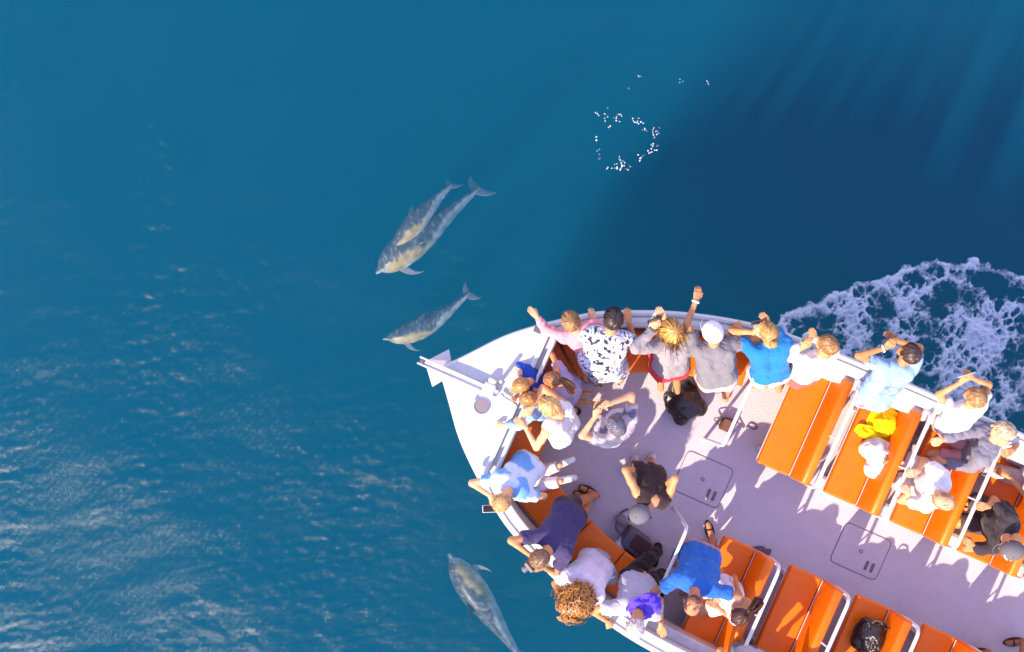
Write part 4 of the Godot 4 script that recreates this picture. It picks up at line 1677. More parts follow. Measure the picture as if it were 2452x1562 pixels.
func make_people() -> void:
	make_head_and_hands()
	# along the port rail, from the bow aft
	person({"label": "child in pink top stretching one arm out over the bow rail", "size": 0.86, "skin": FAIR, "hair": ["bob", LIGHT_BROWN],
		"pelvis": Vector3(0.846, 1.72, 0.263), "neck": Vector3(0.661, 2.08, 0.039), "head": Vector3(0.577, 2.2, -0.064), "face": Vector2(-0.25, -1),
		"hands": [Vector3(0.207, 2.02, -0.13), Vector3(0.846, 1.93, -0.109)], "feet": [Vector3(0.819, 1, 0.576), Vector3(0.924, 1, 0.633)], "sandals": true,
		"wear": [["long", "top", Color(0.78, 0.30, 0.36)], ["shorts", "shorts", Color(0.70, 0.55, 0.55)]]})
	person({"label": "woman with black hair in a black and white blossom print dress", "skin": TAN, "hair": ["bob", DARK], "build": 1.2,
		"pelvis": Vector3(0.911, 1.88, 0.355), "neck": Vector3(0.984, 2.2, 0.068), "head": Vector3(0.997, 2.28, -0.042), "face": Vector2(0.15, -1),
		"hands": [Vector3(0.82, 1.92, 0.004), Vector3(1.207, 1.9, -0.101)], "feet": [Vector3(1.01, 1, 0.61), Vector3(1.21, 1, 0.586)], "sandals": true,
		"wear": [["dress", "dress", Color(0.74, 0.74, 0.80), "blossom", Color(0.03, 0.03, 0.06)]]})
	person({"label": "long-haired blond passenger in grey sleeves and red skirt holding up a phone", "skin": FAIR, "hair": ["long", Color(0.56, 0.29, 0.07)],
		"pelvis": Vector3(1.65, 1.78, 0.447), "neck": Vector3(1.646, 2.1, 0.141), "head": Vector3(1.579, 2.25, 0.03), "face": Vector2(-0.35, -1), "fall": Vector3(0.28, 0.05, 0.95), "gaze": Vector3(-0.35, -0.5, -1),
		"hands": [Vector3(1.382, 2.3, -0.021), Vector3(1.461, 2.3, -0.122)], "feet": [Vector3(1.591, 1.44, 0.517), Vector3(1.765, 1.44, 0.535)], "kneel": true, "knees": Vector3(0, -0.4, -0.9), "elbows": [Vector3(-0.35, -0.4, 1.0), Vector3(0.55, -0.8, 0.6)],
		"wear": [["long", "jacket", Color(0.30, 0.27, 0.29)], ["skirt", "skirt", Color(0.62, 0.04, 0.06)], ["shoes", "shoes", Color(0.50, 0.26, 0.10)]]})
	person({"label": "man in grey polo shirt and white cap pointing out over the water", "skin": TAN, "build": 1.08, "watch": 0, "hair": ["thin", Color(0.3, 0.22, 0.16)], "cap": Color(0.76, 0.74, 0.75),
		"pelvis": Vector3(2.125, 1.86, 0.553), "neck": Vector3(2.011, 2.24, 0.19), "head": Vector3(1.974, 2.34, 0.075), "face": Vector2(-0.1, -1), "gaze": Vector3(-0.3, -0.6, -1),
		"hem": 0.075, "hands": [Vector3(1.852, 2.12, -0.329), Vector3(2.348, 1.92, -0.022)], "feet": [Vector3(2.076, 1, 0.662), Vector3(2.381, 1, 0.795)], "grip": ["relaxed", "grip"], "elbows": [Vector3(-0.8, -0.2, 0.2), Vector3(0.9, 0.1, 0.2)],
		"wear": [["tee", "polo_shirt", Color(0.20, 0.19, 0.215)], ["shorts", "shorts", Color(0.62, 0.46, 0.44)]]})
	person({"label": "woman in bright blue top and white shorts with hair tied up", "skin": TAN, "hair": ["bun", Color(0.46, 0.25, 0.08)],
		"pelvis": Vector3(2.674, 1.84, 0.523), "neck": Vector3(2.56, 2.24, 0.19), "head": Vector3(2.521, 2.36, 0.054), "face": Vector2(-0.2, -1),
		"hem": 0.09, "hands": [Vector3(2.387, 2.36, 0.004), Vector3(2.471, 2.36, -0.088)], "feet": [Vector3(2.695, 1, 0.643), Vector3(2.971, 1, 0.69)], "elbows": [Vector3(-0.6, -0.8, 0.3), Vector3(0.3, -0.9, 0.2)],
		"wear": [["tee", "top", Color(0.02, 0.19, 0.50)], ["shorts", "shorts", Color(0.76, 0.75, 0.76)]]})
	person({"label": "brown-haired person in white top and coral shorts filming with a phone", "skin": TAN, "hair": ["short", LIGHT_BROWN], "size": 0.96,
		"pelvis": Vector3(3.035, 1.78, 0.518), "neck": Vector3(3.095, 2.18, 0.293), "head": Vector3(3.116, 2.3, 0.189), "face": Vector2(-0.45, -1), "gaze": Vector3(-0.7, -0.4, -0.9),
		"hem": 0.13, "hands": [Vector3(2.855, 2.3, 0.164), Vector3(2.944, 2.34, 0.063)], "feet": [Vector3(3.114, 1, 0.69), Vector3(3.267, 1, 0.786)], "elbows": [Vector3(-0.5, -0.8, 0.5), Vector3(0.2, -0.9, 0.2)],
		"wear": [["long", "top", Color(0.80, 0.78, 0.77)], ["shorts", "shorts", Color(0.74, 0.12, 0.10)]]})
	person({"label": "dark-haired passenger in pale blue printed T-shirt raising a phone", "skin": Color(0.5, 0.22, 0.09), "hair": ["short", Color(0.055, 0.028, 0.024)],
		"pelvis": Vector3(3.715, 1.88, 0.749), "neck": Vector3(3.846, 2.28, 0.383), "head": Vector3(3.89, 2.42, 0.245), "face": Vector2(-0.1, -1), "gaze": Vector3(-0.45, -0.3, -1), "watch": 0, "loose": true,
		"hands": [Vector3(3.627, 2.48, 0.161), Vector3(3.709, 2.48, 0.095)], "feet": [Vector3(3.838, 1, 0.871), Vector3(4.076, 1, 0.99)], "elbows": [Vector3(-0.9, -0.5, 0.6), Vector3(0.8, 0.3, -0.3)],
		"wear": [["tee", "t_shirt", Color(0.27, 0.42, 0.66), "emblem", Color(0.12, 0.14, 0.2)], ["shorts", "shorts", Color(0.58, 0.56, 0.66), "blossom", Color(0.45, 0.12, 0.2)]]})
	person({"label": "light-haired boy in plain white T-shirt raising both hands to film", "skin": TAN, "hair": ["short", Color(0.36, 0.2, 0.08)], "size": 0.93,
		"pelvis": Vector3(4.575, 1.8, 1.029), "neck": Vector3(4.556, 2.2, 0.798), "head": Vector3(4.567, 2.34, 0.69), "face": Vector2(-0.3, -1), "gaze": Vector3(-0.5, -0.3, -1),
		"hands": [Vector3(4.378, 2.46, 0.5), Vector3(4.46, 2.46, 0.467)], "feet": [Vector3(4.719, 1, 1.157), Vector3(4.862, 1, 1.276)], "elbows": [Vector3(-0.9, -0.6, 0.5), Vector3(0.5, 0.3, -0.4)],
		"wear": [["tee", "t_shirt", Color(0.80, 0.80, 0.80)], ["shorts", "shorts", Color(0.60, 0.36, 0.30)]]})
	# seated on the port benches
	person({"label": "grey-haired passenger in slate jumper gripping the seat rail ahead", "skin": FAIR, "hair": ["short", Color(0.50, 0.38, 0.26)],
		"pelvis": Vector3(4.903, 1.57, 1.377), "neck": Vector3(4.886, 2.02, 1.171), "head": Vector3(4.943, 2.14, 1.054), "face": BOWWARD, "gaze": Vector3(-0.8, -0.5, -0.7),
		"hands": [Vector3(4.502, 1.62, 1.442), Vector3(4.29, 1.95, 1.188)], "feet": [Vector3(4.733, 1, 1.467), Vector3(4.829, 1, 1.324)], "grip": ["relaxed", "grip"],
		"wear": [["long", "jumper", Color(0.21, 0.20, 0.26)], ["shorts", "shorts", Color(0.70, 0.34, 0.36)]]})
	person({"label": "passenger in pale lilac shirt on the bench behind the slate jumper", "skin": TAN, "hair": ["short", LIGHT_BROWN],
		"pelvis": Vector3(5.545, 1.57, 1.558), "neck": Vector3(5.419, 2.05, 1.383), "head": Vector3(5.405, 2.2, 1.336), "face": BOWWARD,
		"hands": [Vector3(5.159, 1.62, 1.564), Vector3(5.06, 1.94, 1.276)], "feet": [Vector3(5.41, 1, 1.633), Vector3(5.457, 1, 1.514)], "grip": ["relaxed", "grip"],
		"wear": [["tee", "shirt", Color(0.56, 0.50, 0.62)], ["trousers", "trousers", Color(0.55, 0.40, 0.42)]]})
	person({"label": "bald man in loose white T-shirt holding on to the seat rail", "skin": FAIR, "build": 1.12, "hair": ["thin", Color(0.40, 0.25, 0.17)],
		"pelvis": Vector3(4.443, 1.57, 1.648), "neck": Vector3(4.325, 2.03, 1.696), "head": Vector3(4.311, 2.16, 1.734), "face": BOWWARD, "gaze": Vector3(-0.9, -0.35, -0.3),
		"hands": [Vector3(4.007, 1.94, 1.677), Vector3(4.085, 1.94, 1.476)], "feet": [Vector3(4.305, 1, 1.729), Vector3(4.362, 1, 1.562)], "grip": ["grip", "grip"],
		"wear": [["tee", "t_shirt", Color(0.80, 0.80, 0.82)], ["shorts", "shorts", Color(0.72, 0.70, 0.72)]]})
	person({"label": "man in black T-shirt and grey cap gripping the seat rail", "skin": TAN, "build": 1.1, "hair": ["short", DARK], "badge": true, "cap": Color(0.13, 0.12, 0.135), "brim_color": Color(0.20, 0.19, 0.21),
		"pelvis": Vector3(5.152, 1.57, 2.054), "neck": Vector3(5.02, 2.02, 2.139), "head": Vector3(5.011, 2.14, 2.215), "face": BOWWARD, "gaze": Vector3(-0.75, -0.6, 0.3),
		"hands": [Vector3(4.651, 1.94, 2.225), Vector3(4.808, 1.94, 1.816)], "feet": [Vector3(4.981, 1, 2.229), Vector3(5.076, 1, 2.038)], "grip": ["grip", "grip"],
		"wear": [["tee", "t_shirt", Color(0.045, 0.036, 0.042)], ["shorts", "shorts", Color(0.09, 0.06, 0.06)]]})
	# children and a woman at the bow bench
	person({"label": "small child in royal blue top peering over the bow coaming", "size": 0.66, "skin": FAIR, "hair": ["short", Color(0.42, 0.2, 0.06)],
		"pelvis": Vector3(0.286, 1.66, 0.564), "neck": Vector3(0.157, 1.92, 0.567), "head": Vector3(0.086, 2.03, 0.6), "face": Vector2(-1, 0.15),
		"hands": [Vector3(0.004, 1.92, 0.676), Vector3(0.052, 1.92, 0.458)], "feet": [Vector3(0.438, 1.46, 0.516), Vector3(0.447, 1.46, 0.616)], "kneel": true, "knees": Vector3(-0.8, -0.4, 0),
		"wear": [["tee", "top", Color(0.02, 0.07, 0.42)], ["shorts", "shorts", Color(0.08, 0.22, 0.5)]]})
	person({"label": "small child in pale blue denim sleeves reaching along the bow rail", "size": 0.66, "skin": FAIR, "hair": ["short", Color(0.34, 0.15, 0.045)],
		"pelvis": Vector3(0.304, 1.66, 0.855), "neck": Vector3(0.209, 1.92, 0.781), "head": Vector3(0.168, 2.03, 0.734), "face": Vector2(-1, 0.3), "gaze": Vector3(-0.8, -0.6, 0.3),
		"hands": [Vector3(-0.127, 1.9, 1.032), Vector3(0.004, 1.92, 0.733)], "feet": [Vector3(0.447, 1.46, 0.812), Vector3(0.438, 1.46, 0.949)], "kneel": true, "knees": Vector3(-0.8, -0.4, 0), "elbows": [Vector3(-0.3, 0.1, 0.9), null],
		"wear": [["long", "shirt", Color(0.24, 0.44, 0.72), "striped", Color(0.40, 0.58, 0.80)], ["shorts", "shorts", Color(0.4, 0.4, 0.45)]]})
	person({"label": "girl with brown ponytail in lilac dress at the bow bench", "size": 0.72, "skin": TAN, "hair": ["pony", Color(0.30, 0.13, 0.045)],
		"pelvis": Vector3(0.599, 1.68, 0.675), "neck": Vector3(0.468, 1.98, 0.59), "head": Vector3(0.403, 2.09, 0.536), "face": Vector2(-1, -0.1), "fall": Vector3(0.5, -0.2, 0.8),
		"hands": [Vector3(0.252, 1.95, 0.687), Vector3(0.442, 2, 0.411)], "feet": [Vector3(0.78, 1.46, 0.721), Vector3(0.794, 1.46, 0.812)], "kneel": true, "knees": Vector3(-0.8, -0.4, 0),
		"wear": [["dress", "dress", Color(0.40, 0.34, 0.52)]]})
	person({"label": "blond woman in white sleeveless top standing behind the children", "skin": FAIR, "hair": ["bob", Color(0.62, 0.36, 0.13)], "size": 0.97,
		"pelvis": Vector3(0.536, 1.86, 1.067), "neck": Vector3(0.431, 2.24, 0.879), "head": Vector3(0.38, 2.36, 0.797), "face": Vector2(-0.9, -0.35), "gaze": Vector3(-0.8, -0.7, -0.3),
		"hands": [Vector3(0.078, 2.05, 1.012), Vector3(0.138, 2.05, 0.84)], "feet": [Vector3(0.61, 1, 1.129), Vector3(0.695, 1, 0.943)], "elbows": [Vector3(0.1, -0.5, 0.9), Vector3(-0.2, -0.6, -0.8)],
		"wear": [["tank", "top", Color(0.80, 0.80, 0.83)], ["skirt", "skirt", Color(0.70, 0.74, 0.84)], ["shoes", "shoes", Color(0.06, 0.03, 0.025)]]})
	# on the open deck
	person({"label": "passenger in grey and lilac T-shirt framing a shot with arms outstretched", "skin": Color(0.62, 0.33, 0.19), "build": 1.12, "hair": ["short", Color(0.13, 0.12, 0.16)],
		"size": 0.95, "pelvis": Vector3(1.036, 1.86, 1.023), "neck": Vector3(1.067, 2.3, 1.062), "head": Vector3(1.016, 2.42, 0.975), "face": Vector2(-0.8, -0.9), "gaze": Vector3(-0.8, -0.35, -0.9),
		"hands": [Vector3(0.795, 2.44, 0.824), Vector3(0.909, 2.46, 0.723)], "feet": [Vector3(1.086, 1, 1.11), Vector3(1.195, 1, 1.038)], "elbows": [Vector3(-0.5, -0.3, 1.0), Vector3(1.0, -0.3, -0.3)],
		"wear": [["tee", "t_shirt", Color(0.50, 0.44, 0.50), "shade_marbled", Color(0.13, 0.13, 0.20)], ["shorts", "shorts", Color(0.3, 0.28, 0.32)]]})
	person({"label": "bare-armed person in black vest and grey cap bending over the luggage", "skin": TAN, "hair": ["short", DARK], "cap": Color(0.13, 0.13, 0.155), "brim_color": Color(0.2, 0.2, 0.23),
		"pelvis": Vector3(1.413, 1.86, 1.514), "neck": Vector3(1.42, 2.12, 1.758), "head": Vector3(1.315, 2.14, 1.861), "face": Vector2(-0.5, 1), "gaze": Vector3(-0.8, -0.75, 0.7),
		"hands": [Vector3(1.514, 1.95, 1.588), Vector3(1.25, 1.9, 1.421)], "feet": [Vector3(1.552, 1, 1.49), Vector3(1.362, 1, 1.514)], "size": 0.95, "elbows": [Vector3(0.5, 0.9, 0.2), Vector3(-0.4, 0.9, 0.1)],
		"wear": [["tank", "vest", Color(0.045, 0.026, 0.026)], ["shorts", "shorts", Color(0.045, 0.026, 0.026)], ["shoes", "shoes", Color(0.6, 0.58, 0.58)]]})
	# along the starboard rail
	person({"label": "passenger in blue and white T-shirt kneeling to photograph over the rail", "skin": FAIR, "hair": ["short", Color(0.48, 0.28, 0.11)],
		"size": 0.93, "pelvis": Vector3(0.178, 1.72, 1.446), "neck": Vector3(-0.034, 2.12, 1.638), "head": Vector3(-0.093, 2.2, 1.735), "face": Vector2(-0.55, 1), "gaze": Vector3(-0.7, -0.7, 0.7),
		"hands": [Vector3(0.092, 1.92, 1.759), Vector3(-0.233, 2.05, 1.788)], "feet": [Vector3(0.52, 1.46, 1.656), Vector3(0.511, 1.46, 1.483)], "kneel": true, "knees": Vector3(-0.3, -0.6, 0.5), "elbows": [null, Vector3(-1.0, -0.1, -0.2)],
		"wear": [["tee", "t_shirt", Color(0.60, 0.70, 0.86), "shade_marbled", Color(0.16, 0.36, 0.72)], ["trousers", "trousers", Color(0.76, 0.66, 0.70)], ["shoes", "shoes", Color(0.78, 0.74, 0.72)]]})
	person({"label": "man in navy T-shirt and dark shorts leaning on the rail with a camera", "skin": TAN, "hair": ["short", Color(0.20, 0.11, 0.06)],
		"pelvis": Vector3(0.597, 1.86, 1.923), "neck": Vector3(0.39, 2.2, 2.219), "head": Vector3(0.277, 2.3, 2.289), "face": Vector2(-0.75, 1), "gaze": Vector3(-0.9, -0.6, 0.5),
		"hands": [Vector3(0.246, 2.2, 2.439), Vector3(0.169, 2.24, 2.353)], "feet": [Vector3(0.862, 1, 1.929), Vector3(0.933, 1, 1.871)], "toes": [Vector2(-0.5, -0.2), Vector2(-0.6, -0.3)], "sandals": true, "sandal_color": Color(0.05, 0.03, 0.02), "elbows": [Vector3(0.3, -0.8, 0.6), Vector3(-0.9, 0.1, -0.6)],
		"wear": [["tee", "t_shirt", Color(0.06, 0.045, 0.13)], ["shorts", "shorts", Color(0.07, 0.04, 0.055)]]})
	person({"label": "woman with bushy curly hair in white top and pale jeans", "skin": Color(0.5, 0.22, 0.09), "hair": ["curly", Color(0.40, 0.17, 0.04)], "hair_size": 1.4,
		"pelvis": Vector3(0.879, 1.74, 2.483), "neck": Vector3(0.714, 2.18, 2.58), "head": Vector3(0.649, 2.26, 2.686), "face": Vector2(-0.6, 1), "gaze": Vector3(-0.7, -0.7, 0.9),
		"hands": [Vector3(0.603, 2.12, 2.904), Vector3(0.487, 2.14, 2.804)], "feet": [Vector3(1.267, 1, 2.538), Vector3(1.29, 1, 2.371)], "toes": [Vector2(-0.6, 0.6), Vector2(-0.6, 0.6)],
		"wear": [["tee", "top", Color(0.70, 0.62, 0.74)], ["trousers", "jeans", Color(0.40, 0.50, 0.62)], ["shoes", "shoes", Color(0.3, 0.28, 0.3)]]})
	person({"label": "white-haired passenger in lilac shirt with a violet scarf and black trousers", "skin": TAN, "hair": ["short", Color(0.62, 0.54, 0.50)],
		"pelvis": Vector3(1.307, 1.8, 2.645), "knees": Vector3(0.5, 0.3, -0.7), "neck": Vector3(1.246, 2.14, 2.898), "head": Vector3(1.22, 2.28, 2.975), "face": Vector2(-0.2, 1), "gaze": Vector3(-0.3, -0.7, 0.9),
		"hands": [Vector3(1.557, 1.9, 3.109), Vector3(0.96, 1.92, 3.085)], "feet": [Vector3(1.676, 1, 2.91), Vector3(1.624, 1, 2.5)], "grip": ["relaxed", "grip"], "elbows": [null, Vector3(-1, 0.1, -0.3)],
		"wear": [["tee", "shirt", Color(0.50, 0.46, 0.55)], ["trousers", "trousers", Color(0.022, 0.016, 0.016)], ["shoes", "shoes", Color(0.02, 0.018, 0.018)]]})
	person({"label": "stout man in blue T-shirt and flip-flops standing at the seat rail", "skin": Color(0.46, 0.2, 0.1), "build": 1.16, "hair": ["thin", Color(0.10, 0.06, 0.045)],
		"pelvis": Vector3(1.947, 1.87, 2.359), "neck": Vector3(1.809, 2.28, 2.613), "head": Vector3(1.77, 2.4, 2.714), "face": Vector2(-0.2, 1), "gaze": Vector3(-0.3, -0.55, 1),
		"hands": [Vector3(2.346, 1.85, 2.632), Vector3(1.629, 1.94, 2.591)], "feet": [Vector3(2.229, 1, 2.357), Vector3(1.867, 1, 2.519)], "toes": [Vector2(-0.15, -0.6), Vector2(-0.35, 0.9)], "sandals": true, "grip": ["relaxed", "grip"], "elbows": [Vector3(1, 0, 0.4), Vector3(-0.8, 0.1, 0.5)],
		"wear": [["tee", "t_shirt", Color(0.025, 0.13, 0.46)], ["shorts", "shorts", Color(0.45, 0.22, 0.26)]]})
	person({"label": "dark-haired woman with a ponytail in white top seated on the bench", "skin": Color(0.5, 0.25, 0.13), "hair": ["pony", Color(0.075, 0.028, 0.022)], "size": 0.94,
		"pelvis": Vector3(2.339, 1.57, 2.858), "neck": Vector3(2.273, 1.98, 2.85), "head": Vector3(2.289, 2.1, 2.884), "face": Vector2(-0.8, 0.3), "gaze": Vector3(-0.6, -0.85, 0.5), "fall": Vector3(0.6, -0.4, -0.7),
		"hands": [Vector3(2.118, 1.68, 2.94), Vector3(2.14, 1.7, 2.831)], "feet": [Vector3(2.019, 1, 2.943), Vector3(2.057, 1, 2.824)],
		"wear": [["tee", "top", Color(0.74, 0.70, 0.82)], ["shorts", "shorts", Color(0.80, 0.80, 0.82)]]})
	person({"label": "passenger standing in the aisle in brown leather sandals", "skin": BROWN, "hair": ["short", DARK],
		"pelvis": Vector3(5.546, 1.88, 3.781), "neck": Vector3(5.539, 2.35, 3.751), "head": Vector3(5.577, 2.5, 3.755), "face": Vector2(-0.9, 0.1),
		"hands": [Vector3(5.666, 1.9, 4.254), Vector3(5.841, 1.9, 3.642)], "feet": [Vector3(5.243, 1, 3.614), Vector3(5.686, 1, 3.529)], "sandals": true, "sandal_color": Color(0.07, 0.03, 0.02),
		"wear": [["tee", "shirt", Color(0.5, 0.5, 0.52)], ["shorts", "shorts", Color(0.15, 0.12, 0.1)]]})
	# more passengers at the starboard rail abreast of the benches; their shadows cross the aisle
	var first := person({"label": "passenger in grey shirt at the starboard rail beside the front bench", "skin": TAN, "hair": ["short", LIGHT_BROWN],
		"pelvis": Vector3(2.454, 1.88, 3.411), "neck": Vector3(2.373, 2.28, 3.593), "head": Vector3(2.324, 2.4, 3.703), "face": Vector2(-0.405, 0.914),
		"hands": [Vector3(2.561, 1.9, 3.786), Vector3(2.104, 1.9, 3.584)], "feet": [Vector3(2.526, 1, 3.421), Vector3(2.407, 1, 3.368)], "grip": ["grip", "grip"],
		"wear": [["tee", "shirt", Color(0.4, 0.4, 0.44)], ["shorts", "shorts", Color(0.12, 0.13, 0.2)]]})
	var where := ["second", "third", "fourth", "fifth", "sixth"]
	for k in 5:
		var other: Node3D = first.duplicate()
		other.name = numbered("person")
		add_child(other)
		other.position += Vector3(0.91443, 0, 0.40475) * 0.785 * (k + 1) + Vector3(0.03, 0, -0.04) * k
		other.rotation.y = 0.12 * (k - 1)
		other.scale = Vector3.ONE * [0.95, 0.99, 0.94, 0.97, 0.95][k]
		other.set_meta("label", "passenger in grey shirt at the starboard rail beside the %s bench" % where[k])


# ---------------------------------------------------------------- things people brought

func make_luggage() -> void:
	for p in [
		["slim black phone held up by the long-haired passenger in grey sleeves", Vector3(1.407, 2.33, -0.063), Vector3(-0.35, -0.45, -1), Color(0.02, 0.02, 0.025)],
		["dark phone held up by the woman in the bright blue top", Vector3(2.417, 2.39, -0.042), Vector3(-0.2, -0.5, -1), Color(0.05, 0.05, 0.06)],
		["teal-edged phone held by the person in coral shorts", Vector3(2.888, 2.36, 0.109), Vector3(-0.7, -0.4, -0.9), Color(0.12, 0.26, 0.28)],
		["phone raised by the passenger in pale blue T-shirt", Vector3(3.648, 2.52, 0.119), Vector3(-0.3, -0.2, -1), Color(0.05, 0.05, 0.06)],
		["pale phone raised by the boy in plain white T-shirt", Vector3(4.4, 2.5, 0.473), Vector3(-0.3, -0.2, -1), Color(0.5, 0.5, 0.55)],
		["dark phone at the outstretched arms of the passenger on open deck", Vector3(0.84, 2.49, 0.766), Vector3(-0.8, -0.3, -0.9), Color(0.03, 0.03, 0.035)],
		["phone in a white case held out over the starboard rail", Vector3(-0.224, 2.06, 1.85), Vector3(-0.2, -0.97, 0.2), Color(0.75, 0.75, 0.78)],
		["phone held at arm's length by the curly-haired woman", Vector3(0.503, 2.16, 2.85), Vector3(-0.6, -0.5, 0.8), Color(0.55, 0.5, 0.5)]]:
		phone(p[0], p[1], p[2], p[3])
	camera_thing(Vector3(0.177, 2.24, 2.387), Vector3(-0.75, -0.5, 0.6))
	backpack("bulky black backpack lying on the deck beside the grey polo man", Vector3(1.914, 1, 0.852), 0.55, Vector3(0.36, 0.22, 0.42), Color(0.014, 0.011, 0.012), Color(0.22, 0.20, 0.21))
	backpack("shiny black quilted backpack resting on an orange bench", Vector3(3.817, 1.452, 3.311), -0.35, Vector3(0.30, 0.17, 0.36), Color(0.012, 0.009, 0.009), Color(0.09, 0.08, 0.08))
	shoulder_bag("small brown shoulder bag leaning at the foot of the seat rail", Vector3(2.4, 1, 1.11), 0.5, Color(0.10, 0.045, 0.03))
	camera_bag(Vector3(1.362, 1, 2.386))
	sun_hat(Vector3(3.991, 1.452, 1.064))
	tote(Vector3(3.909, 1.452, 1.411))
	scarf()
	# a pair of black flip-flops kicked off under the bench end
	for k in 2:
		var t := thing("flip_flop", "black flip-flop left on the deck by the bench end", "flip-flop", Vector3.ZERO, 0.3 + 0.25 * k, "flip-flops left by the bench end")
		t.position = [Vector3(2.719, 1, 2.519), Vector3(2.8, 1, 2.567)][k]
		obj("sole", slab(sole_outline(0.9), 0.004, 0.02, 0.006), M.rubber, t)
		obj("strap", tube([Vector3(0.0, 0.018, -0.04), Vector3(0.05, 0.045, 0.0), Vector3(0.0, 0.018, 0.04)], 0.007, 6), M.rubber, t)


func phone(label: String, at: Vector3, away: Vector3, color: Color) -> void:
	var t := thing("smartphone", label, "phone", at, 0.0, "phones held up to film")
	t.basis = Basis.looking_at(away.normalized(), Vector3.UP if absf(away.normalized().y) < 0.9 else Vector3.FORWARD)
	# held sideways
	obj("case", rounded_box(Vector3(0.152, 0.074, 0.009), 0.004), cloth_plain(color), t)
	var glass := obj("screen", rounded_box(Vector3(0.143, 0.066, 0.002), 0.0008), M.screen, t)
	glass.position.z = 0.0052
	var lens := obj("camera_lens", tube([Vector3(0, 0, 0), Vector3(0, 0, -0.003)], 0.008, 12), M.rubber, t)
	lens.position = Vector3(0.058, 0.02, -0.0045)


func camera_thing(at: Vector3, away: Vector3) -> void:
	var t := thing("camera", "compact camera held to the eye by the man in navy T-shirt", "camera", at)
	t.basis = Basis.looking_at(away.normalized())
	obj("casing", rounded_box(Vector3(0.12, 0.075, 0.045), 0.012), M.rubber, t)
	obj("lens", tube([Vector3(0, 0, -0.02), Vector3(0, 0, -0.075)], 0.03, 16), M.rubber, t)
	obj("lens_ring", tube([Vector3(0, 0, -0.074), Vector3(0, 0, -0.08)], 0.032, 16), M.rail, t)


func backpack(label: String, at: Vector3, turn: float, size: Vector3, color: Color, trim: Color) -> void:
	var t := thing("backpack", label, "backpack", at, turn)
	var shell := mat("pack " + label.left(6), color, 0.27, 0.6)
	shell.normal_enabled = true
	shell.normal_texture = M.crumple
	shell.normal_scale = 1.0
	shell.uv1_triplanar = true
	shell.uv1_scale = Vector3.ONE * 3.2
	var webbing := cloth_plain(trim)
	# stuffed main bag: a blob drawn out between its corners
	field_begin(Vector3(-size.x, -0.05, -size.z), Vector3(size.x, size.y + 0.12, size.z), 0.015)
	var hx := size.x * 0.5 - 0.075
	var hz := size.z * 0.5 - 0.08
	for c in [[-1, -1, 0.075], [1, -1, 0.08], [1, 1, 0.09], [-1, 1, 0.085]]:
		field_bone(Vector3(0, size.y * 0.5, 0), Vector3(hx * c[0], size.y * 0.45, hz * c[1]), size.y * 0.52, c[2], 0.08)
	field_bone(Vector3(-hx, size.y * 0.42, 0), Vector3(hx, size.y * 0.42, 0), 0.085, 0.085, 0.06)
	field_bone(Vector3(0.02, size.y * 0.75, -hz * 0.7), Vector3(0.02, size.y * 0.75, hz * 0.3), 0.065, 0.075, 0.04)
	var bag := garment_mesh(Vector3.ZERO, 0.014, Color(1, 1, 1))
	obj("main_bag", bag, shell, t)
	field_begin(Vector3(-size.x, 0, -size.z), Vector3(size.x, size.y + 0.16, size.z), 0.014)
	field_bone(Vector3(-hx * 0.7, size.y * 0.93, hz * 0.45), Vector3(hx * 0.7, size.y * 0.93, hz * 0.45), 0.055, 0.055, 0.04)
	field_bone(Vector3(-hx * 0.6, size.y * 0.9, hz * 0.9), Vector3(hx * 0.6, size.y * 0.9, hz * 0.9), 0.05, 0.05, 0.04)
	obj("front_pocket", garment_mesh(Vector3.ZERO, 0.010, Color(1, 1, 1)), shell, t)
	for s in [-1.0, 1.0]:
		obj("shoulder_strap", tube(bend([Vector3(s * 0.05, size.y * 0.85, -hz), Vector3(s * 0.15, size.y * 0.9, -hz - 0.09), Vector3(s * (size.x * 0.5 + 0.02), 0.04, -hz * 0.2), Vector3(s * size.x * 0.42, 0.03, hz)], 0.06), 0.014, 8), shell, t)
		obj("compression_strap", tube([Vector3(s * hx * 1.2, size.y * 0.6, -hz * 0.5), Vector3(s * hx * 0.8, size.y * 1.02, -hz * 0.25), Vector3(s * 0.03, size.y * 1.19, 0.0)], 0.010, 6), webbing, t)
	obj("zip", tube(bend([Vector3(-hx, size.y * 0.8, -hz * 0.8), Vector3(-hx * 0.7, size.y * 1.16, -hz * 0.1), Vector3(hx * 0.7, size.y * 1.16, -hz * 0.1), Vector3(hx, size.y * 0.8, -hz * 0.8)], 0.05), 0.006, 6), M.steel, t)
	obj("grab_handle", tube(bend([Vector3(-0.05, size.y * 0.8, -hz - 0.05), Vector3(-0.04, size.y * 0.95, -hz - 0.1), Vector3(0.04, size.y * 0.95, -hz - 0.1), Vector3(0.05, size.y * 0.8, -hz - 0.05)], 0.03), 0.009, 8), webbing, t)


